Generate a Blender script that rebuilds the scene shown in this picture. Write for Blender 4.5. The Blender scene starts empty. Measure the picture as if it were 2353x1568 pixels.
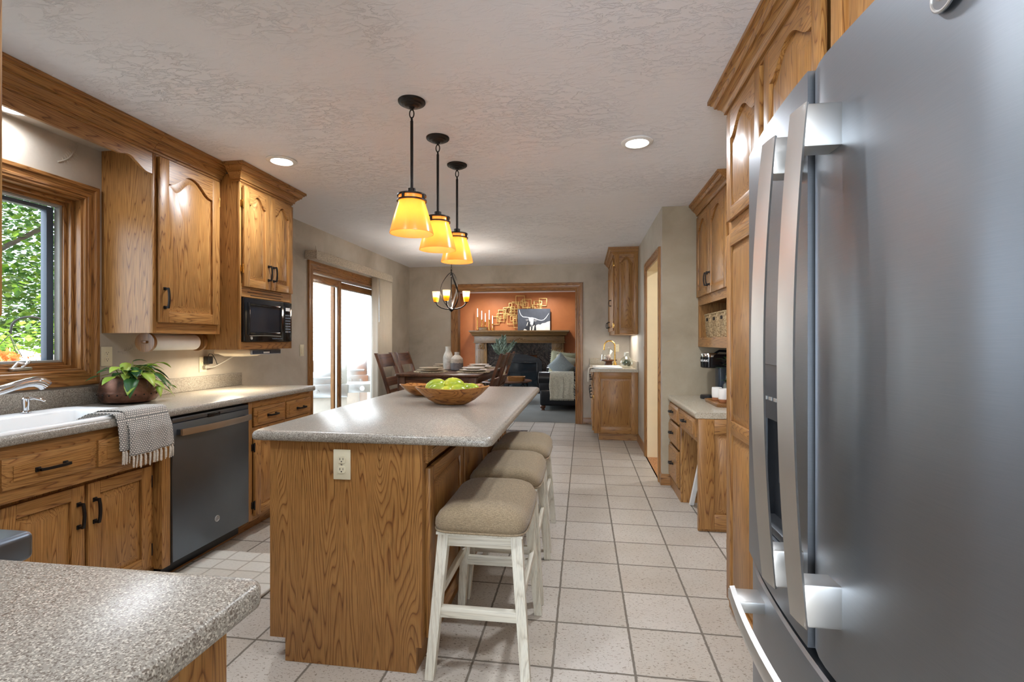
import bpy, bmesh, math, random
from mathutils import Vector, Matrix
random.seed(7)
PI = math.pi
S = bpy.context.scene
COL = S.collection

# ------------------------------------------------------------------ camera, world, sun, exposure
CH = 2.455                                     # ceiling height
cam_d = bpy.data.cameras.new('camera'); cam = bpy.data.objects.new('camera', cam_d); COL.objects.link(cam)
cam_d.sensor_width = 36.0; cam_d.lens = 36.0 * 1133.6 / 2353.0; cam_d.clip_start = 0.05; cam_d.clip_end = 200
cam.location = (0, 0, 1.27); cam.rotation_euler = (PI / 2, 0, 0.14315)
S.camera = cam
S.view_settings.view_transform = 'Standard'; S.view_settings.look = 'None'
S.view_settings.gamma = 1.0; S.view_settings.use_curve_mapping = False
S.view_settings.exposure = 0.8
w = bpy.data.worlds.new('sky'); S.world = w; w.use_nodes = True
w.node_tree.nodes['Background'].inputs[0].default_value = (0.74, 0.87, 1.0, 1)
w.node_tree.nodes['Background'].inputs[1].default_value = 3.4
sun_d = bpy.data.lights.new('sun', 'SUN'); sun_d.energy = 9.0; sun_d.angle = math.radians(1.0); sun_d.color = (1, .95, .85)
sun = bpy.data.objects.new('sun', sun_d); COL.objects.link(sun)
sun.rotation_euler = (math.radians(35), 0, math.radians(60)); sun.location = (6, -6, 12)

def area(name, loc, rot, sx, sy, power, color=(1, 1, 1), shape='RECTANGLE', spread=PI):
    d = bpy.data.lights.new(name, 'AREA'); d.shape = shape; d.size = sx; d.size_y = sy; d.energy = power; d.color = color; d.spread = spread
    o = bpy.data.objects.new(name, d); COL.objects.link(o); o.location = loc; o.rotation_euler = rot
    return o
# daylight: portals at the panes guide the sky light in; a made-up back-room opening has a fill lamp outside, the unseen living room window a lamp too
for nm, loc, rot, sx, sy in (('window_portal', (-2.92, 1.67, 1.585), (0, -PI / 2, 0), .97, 1.44), ('patio_portal', (-2.94, 5.6, 1.0), (0, -PI / 2, 0), 1.95, 1.7)):
    area(nm, loc, rot, sx, sy, 1).data.cycles.is_portal = True
area('back_room_fill_lamp', (-1.2, -3.55, 1.25), (math.radians(112), 0, 0), 2.6, 1.5, 125, (.82, .91, 1))  # added fill lamp behind the camera, outside a made-up window opening
area('living_daylight', (-3.4, 9.85, 1.35), (0, -PI / 2, 0), 1.7, 2.6, 24, (.72, .86, 1))

# ------------------------------------------------------------------ materials
MATS = {}
def lin(c):
    return tuple(((x / 255.) / 12.92 if x / 255. <= .04045 else ((x / 255. + .055) / 1.055) ** 2.4) for x in c)
class NT:
    def __init__(s, name):
        s.m = bpy.data.materials.new(name); s.m.use_nodes = True; s.t = s.m.node_tree; s.n = s.t.nodes
        s.b = s.n['Principled BSDF']; s.out = s.n['Material Output']
        MATS[name] = s.m
    def a(s, typ, **k):
        n = s.n.new('ShaderNode' + typ)
        for kk, v in k.items():
            setattr(n, kk, v)
        return n
    def l(s, a, b): s.t.links.new(a, b)
    def coord(s, scale=(1, 1, 1), rnd=0.0):
        tc = s.a('TexCoord'); o = tc.outputs['Object']
        if rnd:
            oi = s.a('ObjectInfo'); mu = s.a('VectorMath', operation='SCALE'); mu.inputs[0].default_value = (13.1, 7.3, 9.7)
            s.l(oi.outputs['Random'], mu.inputs['Scale']); ad = s.a('VectorMath', operation='ADD')
            s.l(o, ad.inputs[0]); s.l(mu.outputs[0], ad.inputs[1]); o = ad.outputs[0]
        mp = s.a('Mapping'); mp.inputs['Scale'].default_value = scale; s.l(o, mp.inputs[0])
        return mp.outputs[0]
    def noise(s, vec, scale, detail=3, rough=.5, dist=0.0):
        n = s.a('TexNoise'); n.inputs['Scale'].default_value = scale; n.inputs['Detail'].default_value = detail
        n.inputs['Roughness'].default_value = rough; n.inputs['Distortion'].default_value = dist; s.l(vec, n.inputs['Vector']); return n
    def ramp(s, fac, stops, interp='LINEAR'):
        r = s.a('ValToRGB'); r.color_ramp.interpolation = interp; e = r.color_ramp.elements
        while len(e) > 1: e.remove(e[-1])
        e[0].position = stops[0][0]; e[0].color = tuple(stops[0][1]) + (1,)
        for p, c in stops[1:]:
            x = e.new(p); x.color = tuple(c) + (1,)
        s.l(fac, r.inputs[0]); return r.outputs[0]
    def math(s, op, a, b=None):
        m = s.a('Math', operation=op)
        for i, v in enumerate((a, b)):
            if v is None: continue
            if isinstance(v, (int, float)): m.inputs[i].default_value = v
            else: s.l(v, m.inputs[i])
        return m.outputs[0]
    def mix(s, fac, a, b, typ='MIX'):
        m = s.a('Mix', data_type='RGBA', blend_type=typ)
        for i, v in ((0, fac), (6, a), (7, b)):
            if isinstance(v, (int, float)): m.inputs[i].default_value = v
            elif isinstance(v, (tuple, list)): m.inputs[i].default_value = tuple(v) + (1,)
            else: s.l(v, m.inputs[i])
        return m.outputs[2]
    def bump(s, h, strength=.3, dist=.002):
        b = s.a('Bump'); b.inputs['Strength'].default_value = strength; b.inputs['Distance'].default_value = dist
        s.l(h, b.inputs['Height']); s.l(b.outputs[0], s.b.inputs['Normal'])
    def base(s, c):
        if isinstance(c, (tuple, list)): s.b.inputs['Base Color'].default_value = tuple(c) + (1,)
        else: s.l(c, s.b.inputs['Base Color'])
    def p(s, **k):
        for kk, v in k.items():
            s.b.inputs[{'rough': 'Roughness', 'metal': 'Metallic', 'spec': 'Specular IOR Level', 'trans': 'Transmission Weight', 'ior': 'IOR', 'coat': 'Coat Weight', 'sheen': 'Sheen Weight', 'aniso': 'Anisotropic', 'alpha': 'Alpha', 'coatr': 'Coat Roughness', 'em': 'Emission Strength', 'sss': 'Subsurface Weight'}[kk]].default_value = v
        return s
def plain(name, rgb, rough=.5, metal=0, var=.06, **k):
    t = NT(name); c = lin(rgb); v = t.coord(rnd=1); n = t.noise(v, 9, 4)
    lo = tuple(x * (1 - var) for x in c); hi = tuple(min(1, x * (1 + var)) for x in c)
    t.base(t.ramp(n.outputs[0], [(.3, lo), (.7, hi)])); t.p(rough=rough, metal=metal, **k); return t.m
def wood(name, axis, light, mid, dark, rough=.38, ring=6.5, bands=52, pore=.9, stretch=.06):
    t = NT(name); sc = [1, 1, 1]; sc[axis] = stretch
    v = t.coord(tuple(sc), rnd=1)
    n = t.noise(v, ring, 2.6, .48, .12); fr = t.math('FRACT', t.math('MULTIPLY', n.outputs[0], bands))
    rings = t.ramp(fr, [(0, mid), (.12, light), (.5, light), (.82, mid), (.95, dark), (1, mid)])
    sc2 = [1, 1, 1]; sc2[axis] = .035
    v2 = t.coord(tuple(sc2), rnd=1); f = t.noise(v2, 260, 2, .6)
    pores = t.ramp(f.outputs[0], [(.34, (min(1, pore * .74),) * 3), (.5, (1, 1, 1))])
    big = t.noise(t.coord((1, 1, 1), rnd=1), 3.0, 2); tone = t.ramp(big.outputs[0], [(.3, (.86, .84, .80)), (.7, (1.0, 1.0, 1.0))])
    c = t.mix(1.0, rings, pores, 'MULTIPLY'); c = t.mix(1.0, c, tone, 'MULTIPLY'); t.base(c)
    t.p(rough=rough); t.bump(f.outputs[0], .12, .0006); return t.m
OL, OM, OD = lin((178, 130, 74)), lin((160, 111, 60)), lin((118, 74, 37))
OAK = [wood('oak_along_%s' % 'xyz'[a], a, OL, OM, OD) for a in range(3)]
TL, TM, TD = lin((168, 120, 70)), lin((146, 99, 54)), lin((106, 66, 34))
TRIMW = [wood('trim_oak_%s' % 'xyz'[a], a, TL, TM, TD, .3) for a in range(3)]
DKW = [wood('walnut_%s' % 'xyz'[a], a, lin((104, 66, 44)), lin((86, 52, 34)), lin((56, 32, 22)), .3, 5, 8) for a in range(3)]
WWW = [wood('whitewash_%s' % 'xyz'[a], a, lin((230, 226, 212)), lin((224, 218, 202)), lin((204, 196, 178)), .5, 7, 20, 1.1) for a in range(3)]
BOWLW = wood('bowl_teak', 0, lin((186, 128, 66)), lin((164, 104, 48)), lin((112, 66, 28)), .32, 9, 12, .85, .3)

def m_plaster(name, c1, c2, c3):
    t = NT(name); v = t.coord(); n = t.noise(v, 1.6, 7, .6, .4)
    t.base(t.ramp(n.outputs[0], [(.30, lin(c1)), (.5, lin(c2)), (.70, lin(c3))])); t.p(rough=.55, spec=.3)
    b = t.noise(v, 22, 6, .65); t.bump(b.outputs[0], .35, .004); return t.m
PLASTER = m_plaster('faux_plaster', (164, 155, 142), (186, 178, 166), (202, 195, 185))
PLASTERT = m_plaster('faux_plaster_alcove_shade', (146, 133, 112), (164, 151, 128), (178, 166, 144))  # same plaster with the alcove's shade and warm bounce put into the colour
t = NT('ceiling_knockdown'); v = t.coord((1, 1, 1)); n = t.noise(t.coord((1, 2.1, 1)), 10, 7, .7, .5); h = t.ramp(n.outputs[0], [(.46, (0, 0, 0)), (.52, (1, 1, 1))])
msk = t.ramp(t.noise(v, 1.7, 3).outputs[0], [(.42, (.12,) * 3), (.62, (1,) * 3)]); h = t.mix(1.0, h, msk, 'MULTIPLY')
t.base(lin((238, 238, 243))); t.p(rough=.8, spec=.2); t.bump(h, .65, .005); CEIL = t.m
# floor tile, 0.3146 m pitch
t = NT('floor_tile'); tc = t.a('TexCoord'); mp = t.a('Mapping'); P_ = .3146
mp.inputs['Location'].default_value = (.1177 + P_ * 40, -1.920 + P_ * 40, 0); t.l(tc.outputs['Object'], mp.inputs[0])
sx = t.a('SeparateXYZ'); t.l(mp.outputs[0], sx.inputs[0])
n_edge = t.noise(mp.outputs[0], 30, 2)
def edge_d(o):
    m = t.math('MODULO', t.math('DIVIDE', t.math('ADD', o, t.math('MULTIPLY', t.math('SUBTRACT', n_edge.outputs[0], .5), .006)), P_), 1.0)
    return t.math('SUBTRACT', .5, t.math('ABSOLUTE', t.math('SUBTRACT', m, .5)))
ed = t.math('MINIMUM', edge_d(sx.outputs[0]), edge_d(sx.outputs[1]))
grout = t.ramp(ed, [(.013, (0, 0, 0)), (.018, (1, 1, 1))])
cellx = t.math('FLOOR', t.math('DIVIDE', sx.outputs[0], P_)); celly = t.math('FLOOR', t.math('DIVIDE', sx.outputs[1], P_))
cb = t.a('CombineXYZ'); t.l(cellx, cb.inputs[0]); t.l(celly, cb.inputs[1]); wn = t.a('TexWhiteNoise'); t.l(cb.outputs[0], wn.inputs[0])
tone = t.ramp(wn.outputs[0], [(0, lin((186, 177, 165))), (.5, lin((194, 186, 175))), (1, lin((200, 193, 184)))])
mpp = t.a('Mapping'); mpp.inputs['Scale'].default_value = (1, 1.9, 1); t.l(tc.outputs['Object'], mpp.inputs[0])
pit = t.noise(mpp.outputs[0], 78, 3, .6, .7); pits = t.ramp(pit.outputs[0], [(.375, (.50, .45, .39)), (.415, (1, 1, 1))])
cl = t.noise(tc.outputs['Object'], 4, 4); clr = t.ramp(cl.outputs[0], [(.35, (.92, .90, .87)), (.65, (1, 1, 1))])
c = t.mix(1.0, t.mix(1.0, tone, pits, 'MULTIPLY'), clr, 'MULTIPLY')
t.base(t.mix(grout, lin((116, 107, 96)), c)); rr = t.ramp(grout, [(0, (.8,) * 3), (1, (.38,) * 3)]); t.l(rr, t.b.inputs['Roughness'])
hh = t.mix(.25, grout, pits); t.bump(hh, .35, .003); TILE = t.m
def speckle(name, base, lightc, darkc, sc, rough):
    t = NT(name); v = t.coord(); vo = t.a('TexVoronoi'); vo.inputs['Scale'].default_value = sc; t.l(v, vo.inputs['Vector'])
    sp = t.a('SeparateColor'); t.l(vo.outputs['Color'], sp.inputs[0])
    c = t.ramp(sp.outputs[0], [(0, lin(darkc)), (.22, lin(base)), (.74, lin(tuple((a + b) / 2 for a, b in zip(base, lightc)))), (.88, lin(lightc))], 'CONSTANT')
    t.base(c); t.p(rough=rough, spec=.38); return t.m
COUNTER = speckle('counter_speckle', (146, 140, 130), (196, 189, 177), (108, 98, 89), 500, .29)
COUNTER_D = speckle('desk_counter_speckle', (186, 176, 158), (216, 208, 190), (150, 136, 114), 520, .24)
t = NT('slate_steel'); v = t.coord((1, 1, 60)); n = t.noise(v, 20, 3); t.base(t.ramp(n.outputs[0], [(.2, lin((136, 140, 146))), (.8, lin((142, 146, 152)))])); t.p(rough=.41, metal=1.0); SLATE = t.m
SLATED = plain('slate_steel_dim_reflection', (116, 124, 134), .38, 1.0, .02)  # slate steel copy with dim reflections put into its colour
STEEL = plain('brushed_steel', (206, 205, 202), .40, 1.0, .03)
FRAMEG = plain('grey_screen_frame', (160, 160, 154), .5)
CHROME = plain('chrome', (225, 228, 232), .07, 1.0, .01)
BRASS = plain('brass', (212, 168, 92), .22, 1.0, .03)
GOLD = plain('gold_wire', (214, 172, 104), .35, .85, .03)
BRONZE = plain('dark_bronze', (46, 42, 40), .42, .7)
BLACKM = plain('black_metal', (26, 26, 28), .4, .3)
BLACKG = plain('black_gloss', (16, 18, 22), .12, 0)
BLACKP = plain('black_plastic', (26, 28, 32), .32)
DARKGL = plain('dark_glass', (30, 38, 48), .06)
SLATEP = plain('slate_plastic', (70, 72, 75), .4, .5)
WHITEP = plain('white_enamel', (238, 240, 240), .18, 0, .01)
WHITEM = plain('white_paint', (236, 236, 234), .5, 0, .02)
PAPER = plain('paper_towel_white', (240, 240, 238), .85, 0, .03)
IVORY = plain('ivory_plastic', (226, 218, 190), .35, 0, .02)
ALMOND = plain('almond_plastic', (232, 222, 200), .3, 0, .02)
CREAM = plain('cream_wall', (233, 214, 176), .6, 0, .02)
ORANGE = m_plaster('terracotta_wall', (160, 92, 46), (172, 101, 52), (180, 109, 60))
LEATHER = plain('black_leather', (24, 24, 28), .28, 0, .15)
LEAFW = lin((120, 160, 60))
def glass_thin(name, tint=(1, 1, 1), refl=.08):
    t = NT(name); tr = t.a('BsdfTransparent'); tr.inputs[0].default_value = tuple(tint) + (1,)
    g = t.a('BsdfGlossy'); g.inputs['Roughness'].default_value = .02
    fr = t.a('LayerWeight'); mx = t.a('MixShader')
    f = t.math('ADD', t.math('MULTIPLY', t.math('POWER', fr.outputs['Facing'], 4.0), .45), refl * .4); t.l(f, mx.inputs[0]); t.l(tr.outputs[0], mx.inputs[1]); t.l(g.outputs[0], mx.inputs[2]); t.l(mx.outputs[0], t.out.inputs[0]); return t.m
PANE = glass_thin('window_pane'); CLEAR = glass_thin('clear_glass', (.96, .98, .97), .25)
def emit(name, rgb, st):
    t = NT(name); t.base((.8, .8, .8)); t.b.inputs['Emission Color'].default_value = tuple(rgb) + (1,); t.p(em=st); return t.m
LENS = emit('can_lens', (1, .97, .93), 26)
BULB = emit('warm_bulb', (1, .89, .66), 17); CBULB = emit('soft_bulb', (1, .93, .80), 60)
DISPLAY = emit('lcd_display', (.35, .55, .6), .04)
STEELB = plain('bright_steel', (200, 198, 194), .3, 1.0, .03)
t = NT('amber_shade'); tl = t.a('BsdfTranslucent'); df = t.a('BsdfDiffuse'); gl = t.a('BsdfGlossy'); gl.inputs['Roughness'].default_value = .25
n = t.noise(t.coord(rnd=1), 5, 4); cc = t.ramp(n.outputs[0], [(.3, lin((253, 198, 116))), (.7, lin((255, 210, 134)))])
t.l(cc, tl.inputs[0]); t.l(cc, df.inputs[0]); m1 = t.a('MixShader'); m1.inputs[0].default_value = .35; t.l(tl.outputs[0], m1.inputs[1]); t.l(df.outputs[0], m1.inputs[2])
m2 = t.a('MixShader'); m2.inputs[0].default_value = .05; t.l(m1.outputs[0], m2.inputs[1]); t.l(gl.outputs[0], m2.inputs[2]); t.l(m2.outputs[0], t.out.inputs[0]); AMBER = t.m
t = NT('amber_fade_shade'); tl = t.a('BsdfTranslucent'); df = t.a('BsdfDiffuse'); sx = t.a('SeparateXYZ'); tcn = t.a('TexCoord'); t.l(tcn.outputs['Generated'], sx.inputs[0])
cc = t.ramp(sx.outputs[2], [(.38, lin((240, 178, 72))), (.52, lin((255, 240, 220)))]); t.l(cc, tl.inputs[0]); t.l(cc, df.inputs[0])
m1 = t.a('MixShader'); m1.inputs[0].default_value = .4; t.l(tl.outputs[0], m1.inputs[1]); t.l(df.outputs[0], m1.inputs[2]); t.l(m1.outputs[0], t.out.inputs[0]); AMBERF = t.m
def fabric(name, rgb, sc=420, var=.25, rough=.9):
    t = NT(name); v = t.coord(); c = lin(rgb); w1 = t.noise(t.coord((1, .18, 1)), sc, 1); w2 = t.noise(t.coord((.18, 1, 1)), sc, 1); s_ = t.math('ADD', w1.outputs[0], w2.outputs[0]); f = t.math('MULTIPLY', s_, .5)
    t.base(t.ramp(f, [(.38, tuple(x * (1 - var) for x in c)), (.62, tuple(min(1, x * (1 + var)) for x in c))])); t.p(rough=rough, spec=.2, sheen=.15); t.bump(f, .35, .0012); return t.m
TWEED = fabric('tweed_fabric', (146, 129, 104)); THROWF = fabric('cream_knit', (206, 202, 184), 160); SAGE = fabric('sage_linen', (150, 148, 122), 260); GREYF = fabric('grey_linen', (142, 150, 152), 260)
t = NT('woven_towel'); tcn = t.a('TexCoord'); mp = t.a('Mapping'); mp.inputs['Scale'].default_value = (1, 1, 1); t.l(tcn.outputs['UV'], mp.inputs[0])
br = t.a('TexBrick'); br.inputs['Scale'].default_value = 1; br.inputs['Color1'].default_value = lin((222, 216, 206)) + (1,); br.inputs['Color2'].default_value = lin((212, 205, 194)) + (1,); br.inputs['Mortar'].default_value = lin((112, 110, 108)) + (1,)
br.inputs['Mortar Size'].default_value = .0018; br.inputs['Brick Width'].default_value = .0105; br.inputs['Row Height'].default_value = .0085; t.l(mp.outputs[0], br.inputs[0]); t.base(br.outputs[0]); t.p(rough=.95); t.bump(br.outputs[1], -.6, .003); TOWEL = t.m
FRINGE = fabric('towel_fringe_yarn', (198, 188, 174), 300)
t = NT('carpet_pile'); n = t.noise(t.coord(), 240, 3, .7); n2 = t.noise(t.coord(), 3, 3); c = t.mix(1.0, t.ramp(n.outputs[0], [(.3, lin((96, 97, 95))), (.7, lin((144, 145, 141)))]), t.ramp(n2.outputs[0], [(.3, (.9,) * 3), (.7, (1,) * 3)]), 'MULTIPLY'); t.base(c); t.p(rough=1, spec=.1); t.bump(n.outputs[0], .5, .006); CARPET = t.m
t = NT('cream_runner_weave'); v = t.coord(); br = t.a('TexBrick'); br.offset = 0; br.inputs['Scale'].default_value = 1; br.inputs['Color1'].default_value = lin((224, 218, 206)) + (1,); br.inputs['Color2'].default_value = lin((230, 226, 216)) + (1,); br.inputs['Mortar'].default_value = lin((196, 188, 174)) + (1,)
br.inputs['Mortar Size'].default_value = .006; br.inputs['Brick Width'].default_value = .155; br.inputs['Row Height'].default_value = .115; t.l(v, br.inputs[0]); wv = t.noise(t.coord((1, 6, 1)), 60, 3); c = t.mix(1.0, br.outputs[0], t.ramp(wv.outputs[0], [(.3, (.86,) * 3), (.6, (1,) * 3)]), 'MULTIPLY'); t.base(c); t.p(rough=.95); t.bump(wv.outputs[0], .4, .003); RUNNER = t.m
t = NT('patterned_rug_weave'); v = t.coord(); vo = t.a('TexVoronoi'); vo.distance = 'CHEBYCHEV'; vo.inputs['Scale'].default_value = 9; t.l(v, vo.inputs['Vector']); n = t.noise(v, 40, 3); c = t.ramp(vo.outputs[0], [(0, lin((60, 52, 52))), (.25, lin((132, 116, 104))), (.4, lin((52, 50, 58))), (.6, lin((146, 130, 116)))]); t.base(t.mix(.3, c, t.ramp(n.outputs[0], [(.3, lin((60, 56, 56))), (.7, lin((150, 140, 130)))]))); t.p(rough=.95); RUGP = t.m
t = NT('dark_marble'); v = t.coord(); n = t.noise(v, 5, 8, .7, 2.2); r = t.ramp(n.outputs[0], [(.485, lin((30, 24, 22))), (.497, lin((104, 94, 82))), (.503, lin((42, 33, 30))), (.6, lin((22, 18, 18)))]); t.base(r); t.p(rough=.15); MARBLE = t.m
t = NT('copper_patina'); n = t.noise(t.coord(), 14, 6, .65, .6); t.base(t.ramp(n.outputs[0], [(.32, lin((62, 50, 46))), (.5, lin((112, 78, 62))), (.68, lin((140, 100, 82)))])); t.p(rough=.42, metal=.65); COPPER = t.m
t = NT('seagrass_weave'); n = t.noise(t.coord((1, 1, 2.2)), 46, 3, .6, .8); t.base(t.ramp(n.outputs[0], [(.3, lin((92, 68, 44))), (.5, lin((176, 148, 108))), (.7, lin((214, 192, 152)))])); t.p(rough=.85); t.bump(n.outputs[0], .9, .01); WICKER = t.m
def leafm(name, c1, c2):
    t = NT(name); n = t.noise(t.coord(rnd=1), 12, 2); cc = t.ramp(n.outputs[0], [(.35, lin(c1)), (.65, lin(c2))]); tl = t.a('BsdfTranslucent'); t.l(cc, tl.inputs[0]); t.base(cc); t.p(rough=.4)
    mx = t.a('MixShader'); mx.inputs[0].default_value = .35; t.l(t.b.outputs[0], mx.inputs[1]); t.l(tl.outputs[0], mx.inputs[2]); t.l(mx.outputs[0], t.out.inputs[0]); return t.m
LEAFD = leafm('dark_leaf', (34, 84, 42), (62, 116, 54)); LEAFL = leafm('lime_leaf', (150, 190, 62), (196, 214, 100)); STEM = plain('plant_stem', (140, 150, 70), .5)
TREE1 = leafm('maple_leaves', (84, 124, 36), (140, 166, 60)); TREE2 = leafm('tree_leaves', (40, 80, 32), (80, 118, 46)); FLOWO = leafm('orange_flower', (206, 96, 40), (232, 140, 70)); FLOWW = leafm('white_flower', (236, 236, 226), (250, 250, 244)); BARK = plain('bark', (70, 60, 50), .9)
SPRIG = leafm('dusty_green_sprig', (96, 112, 96), (134, 148, 128)); MOSS = plain('dark_moss', (44, 56, 34), .9, 0, .4)
t = NT('mango_skin'); n = t.noise(t.coord(rnd=1), 9, 4); t.base(t.ramp(n.outputs[0], [(.3, lin((112, 140, 40))), (.52, lin((170, 184, 48))), (.72, lin((218, 204, 66)))])); t.p(rough=.28, sss=0); FRUIT = t.m
t = NT('striped_mug_glaze'); sx = t.a('SeparateXYZ'); tcn = t.a('TexCoord'); t.l(tcn.outputs['Object'], sx.inputs[0]); c = t.ramp(sx.outputs[2], [(0, lin((168, 112, 76))), (.026, lin((168, 112, 76))), (.028, lin((238, 236, 230)))]); t.base(c); t.p(rough=.3); MUGM = t.m
t = NT('two_tone_stoneware'); sx = t.a('SeparateXYZ'); tcn = t.a('TexCoord'); t.l(tcn.outputs['Generated'], sx.inputs[0]); n = t.noise(t.coord(), 30, 6, .7); f = t.math('ADD', sx.outputs[2], t.math('MULTIPLY', t.math('SUBTRACT', n.outputs[0], .5), .12)); c = t.ramp(f, [(.40, lin((128, 124, 128))), (.42, lin((206, 192, 176))), (.62, lin((200, 184, 166))), (.64, lin((222, 214, 204)))]); c2 = t.mix(1.0, c, t.ramp(n.outputs[0], [(.35, (.7,) * 3), (.6, (1,) * 3)]), 'MULTIPLY'); t.base(c2); t.p(rough=.5); POTT = t.m
t = NT('chalky_stoneware'); n = t.noise(t.coord(), 18, 6, .7); t.base(t.ramp(n.outputs[0], [(.3, lin((190, 180, 166))), (.6, lin((228, 222, 212)))])); t.p(rough=.6); CHALK = t.m
PLATEM = plain('stoneware_plate', (206, 190, 170), .3, 0, .06); MATM = fabric('jute_mat', (196, 178, 150), 120)
WOODFL = wood('hall_wood_floor', 1, lin((196, 132, 76)), lin((176, 110, 60)), lin((132, 78, 40)), .3)
DECKM = plain('deck_board_grey', (168, 160, 150), .7, 0, .15); GRASSM = plain('gravel_ground', (150, 147, 140), .9, 0, .2); SIDING = plain('white_siding', (236, 236, 234), .6, 0, .02); GRILLS = plain('grill_steel', (206, 206, 204), .3, .9, .03)
CANDLE = plain('ivory_candle', (236, 226, 206), .5, 0, .02); MANTEL = [wood('mantel_oak_%s' % 'xyz'[a], a, lin((118, 86, 46)), lin((98, 69, 34)), lin((66, 44, 21)), .35) for a in range(3)]
VANE = plain('vertical_blind_vinyl', (214, 204, 188), .5, 0, .03)

# ------------------------------------------------------------------ mesh helpers
def Frame(O, U):
    U = Vector(U); Z = Vector((0, 0, 1)); N = U.cross(Z)
    return Matrix(((U.x, Z.x, N.x, O[0]), (U.y, Z.y, N.y, O[1]), (U.z, Z.z, N.z, O[2]), (0, 0, 0, 1)))
def FL(x): return Frame((x, 0, 0), (0, 1, 0))        # faces +x: u = y
def FR(x): return Frame((x, 0, 0), (0, -1, 0))       # faces -x: u = -y
def FF(y): return Frame((0, y, 0), (1, 0, 0))        # faces -y: u = x
ID = Matrix.Identity(4)
OFF = {}
class MB:
    def __init__(s, M=None): s.M = M or ID; s.v = []; s.f = []; s.mi = 0; s.uv = {}
    def add(s, vs, fs, mi=None):
        o = len(s.v); s.v += [s.M @ Vector(p) for p in vs]; m = s.mi if mi is None else mi
        s.f += [([i + o for i in f], m) for f in fs]
    def box(s, a, b, bev=0, seg=2, mi=None):
        a, b = [min(x, y) for x, y in zip(a, b)], [max(x, y) for x, y in zip(a, b)]
        vs = [(x, y, z) for x in (a[0], b[0]) for y in (a[1], b[1]) for z in (a[2], b[2])]
        fs = [(0, 1, 3, 2), (4, 6, 7, 5), (0, 4, 5, 1), (2, 3, 7, 6), (0, 2, 6, 4), (1, 5, 7, 3)]
        if bev:
            bm = bmesh.new(); q = [bm.verts.new(p) for p in vs]
            for f in fs: bm.faces.new([q[i] for i in f])
            bmesh.ops.bevel(bm, geom=bm.edges[:], offset=min(bev, .49 * min(y - x for x, y in zip(a, b))), segments=seg, affect='EDGES', profile=.5)
            bm.verts.index_update(); vs = [tuple(p.co) for p in bm.verts]; fs = [[p.index for p in f.verts] for f in bm.faces]; bm.free()
        s.add(vs, fs, mi); return s
    def loft(s, loops, cap0=True, cap1=True, closed=True, mi=None):
        n = len(loops[0]); vs = [p for l in loops for p in l]; fs = []
        for k in range(len(loops) - 1):
            for i in range(n if closed else n - 1):
                j = (i + 1) % n; fs.append((k * n + i, k * n + j, (k + 1) * n + j, (k + 1) * n + i))
        if cap0: fs.append(tuple(range(n))[::-1])
        if cap1: fs.append(tuple((len(loops) - 1) * n + i for i in range(n)))
        s.add(vs, fs, mi); return s
    def prism(s, poly, d0, d1, mi=None):                       # poly in (u, v), extruded along n
        return s.loft([[(p[0], p[1], d0) for p in poly], [(p[0], p[1], d1) for p in poly]], mi=mi)
    def cyl(s, p0, p1, r0, r1=None, n=20, mi=None, caps=True):
        return s.tube([p0, p1], [r0, r0 if r1 is None else r1], n, mi=mi, caps=caps)
    def tube(s, pts, r, n=8, closed=False, mi=None, caps=True, flat=None):
        pts = [Vector(p) for p in pts]; m = len(pts); rs = r if isinstance(r, (list, tuple)) else [r] * m; loops = []; ref = None
        for i, p in enumerate(pts):
            if closed: d = pts[(i + 1) % m] - pts[i - 1]
            else: d = pts[min(i + 1, m - 1)] - pts[max(i - 1, 0)]
            d = d.normalized() if d.length > 1e-9 else Vector((0, 0, 1))
            if ref is None: ref = Vector((0, 0, 1)) if abs(d.z) < .9 else Vector((1, 0, 0))
            a = d.cross(ref); a = a.normalized() if a.length > 1e-6 else d.orthogonal().normalized(); b = a.cross(d).normalized(); ref = b
            k = flat or 1
            loops.append([tuple(p + rs[i] * (math.cos(2 * PI * j / n) * a + k * math.sin(2 * PI * j / n) * b)) for j in range(n)])
        if closed: loops.append(loops[0])
        return s.loft(loops, caps and not closed, caps and not closed, mi=mi)
    def lathe(s, prof, c=(0, 0, 0), n=28, mi=None, sx=1, sy=1):   # prof [(r, z)], about the z axis of s.M
        loops = [[(c[0] + max(r, 1e-4) * sx * math.cos(2 * PI * j / n), c[1] + max(r, 1e-4) * sy * math.sin(2 * PI * j / n), c[2] + z) for j in range(n)] for r, z in prof]
        return s.loft(loops, prof[0][0] < .002, prof[-1][0] < .002, mi=mi)
    def sphere(s, c, r, nu=16, nv=10, mi=None):
        r = r if isinstance(r, (tuple, list)) else (r, r, r)
        loops = [[(c[0] + r[0] * max(math.sin(PI * k / nv), .001) * math.cos(2 * PI * j / nu), c[1] + r[1] * max(math.sin(PI * k / nv), .001) * math.sin(2 * PI * j / nu), c[2] - r[2] * math.cos(PI * k / nv)) for j in range(nu)] for k in range(nv + 1)]
        return s.loft(loops, mi=mi)
    def grid(s, fn, nu, nv, mi=None, uv=None):
        o = len(s.f); vs = [fn(i / nu, j / nv) for j in range(nv + 1) for i in range(nu + 1)]
        fs = [(j * (nu + 1) + i, j * (nu + 1) + i + 1, (j + 1) * (nu + 1) + i + 1, (j + 1) * (nu + 1) + i) for j in range(nv) for i in range(nu)]
        s.add(vs, fs, mi)
        if uv:
            for k, f in enumerate(fs): s.uv[o + k] = [uv((q % (nu + 1)) / nu, (q // (nu + 1)) / nv) for q in f]
        return s
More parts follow.
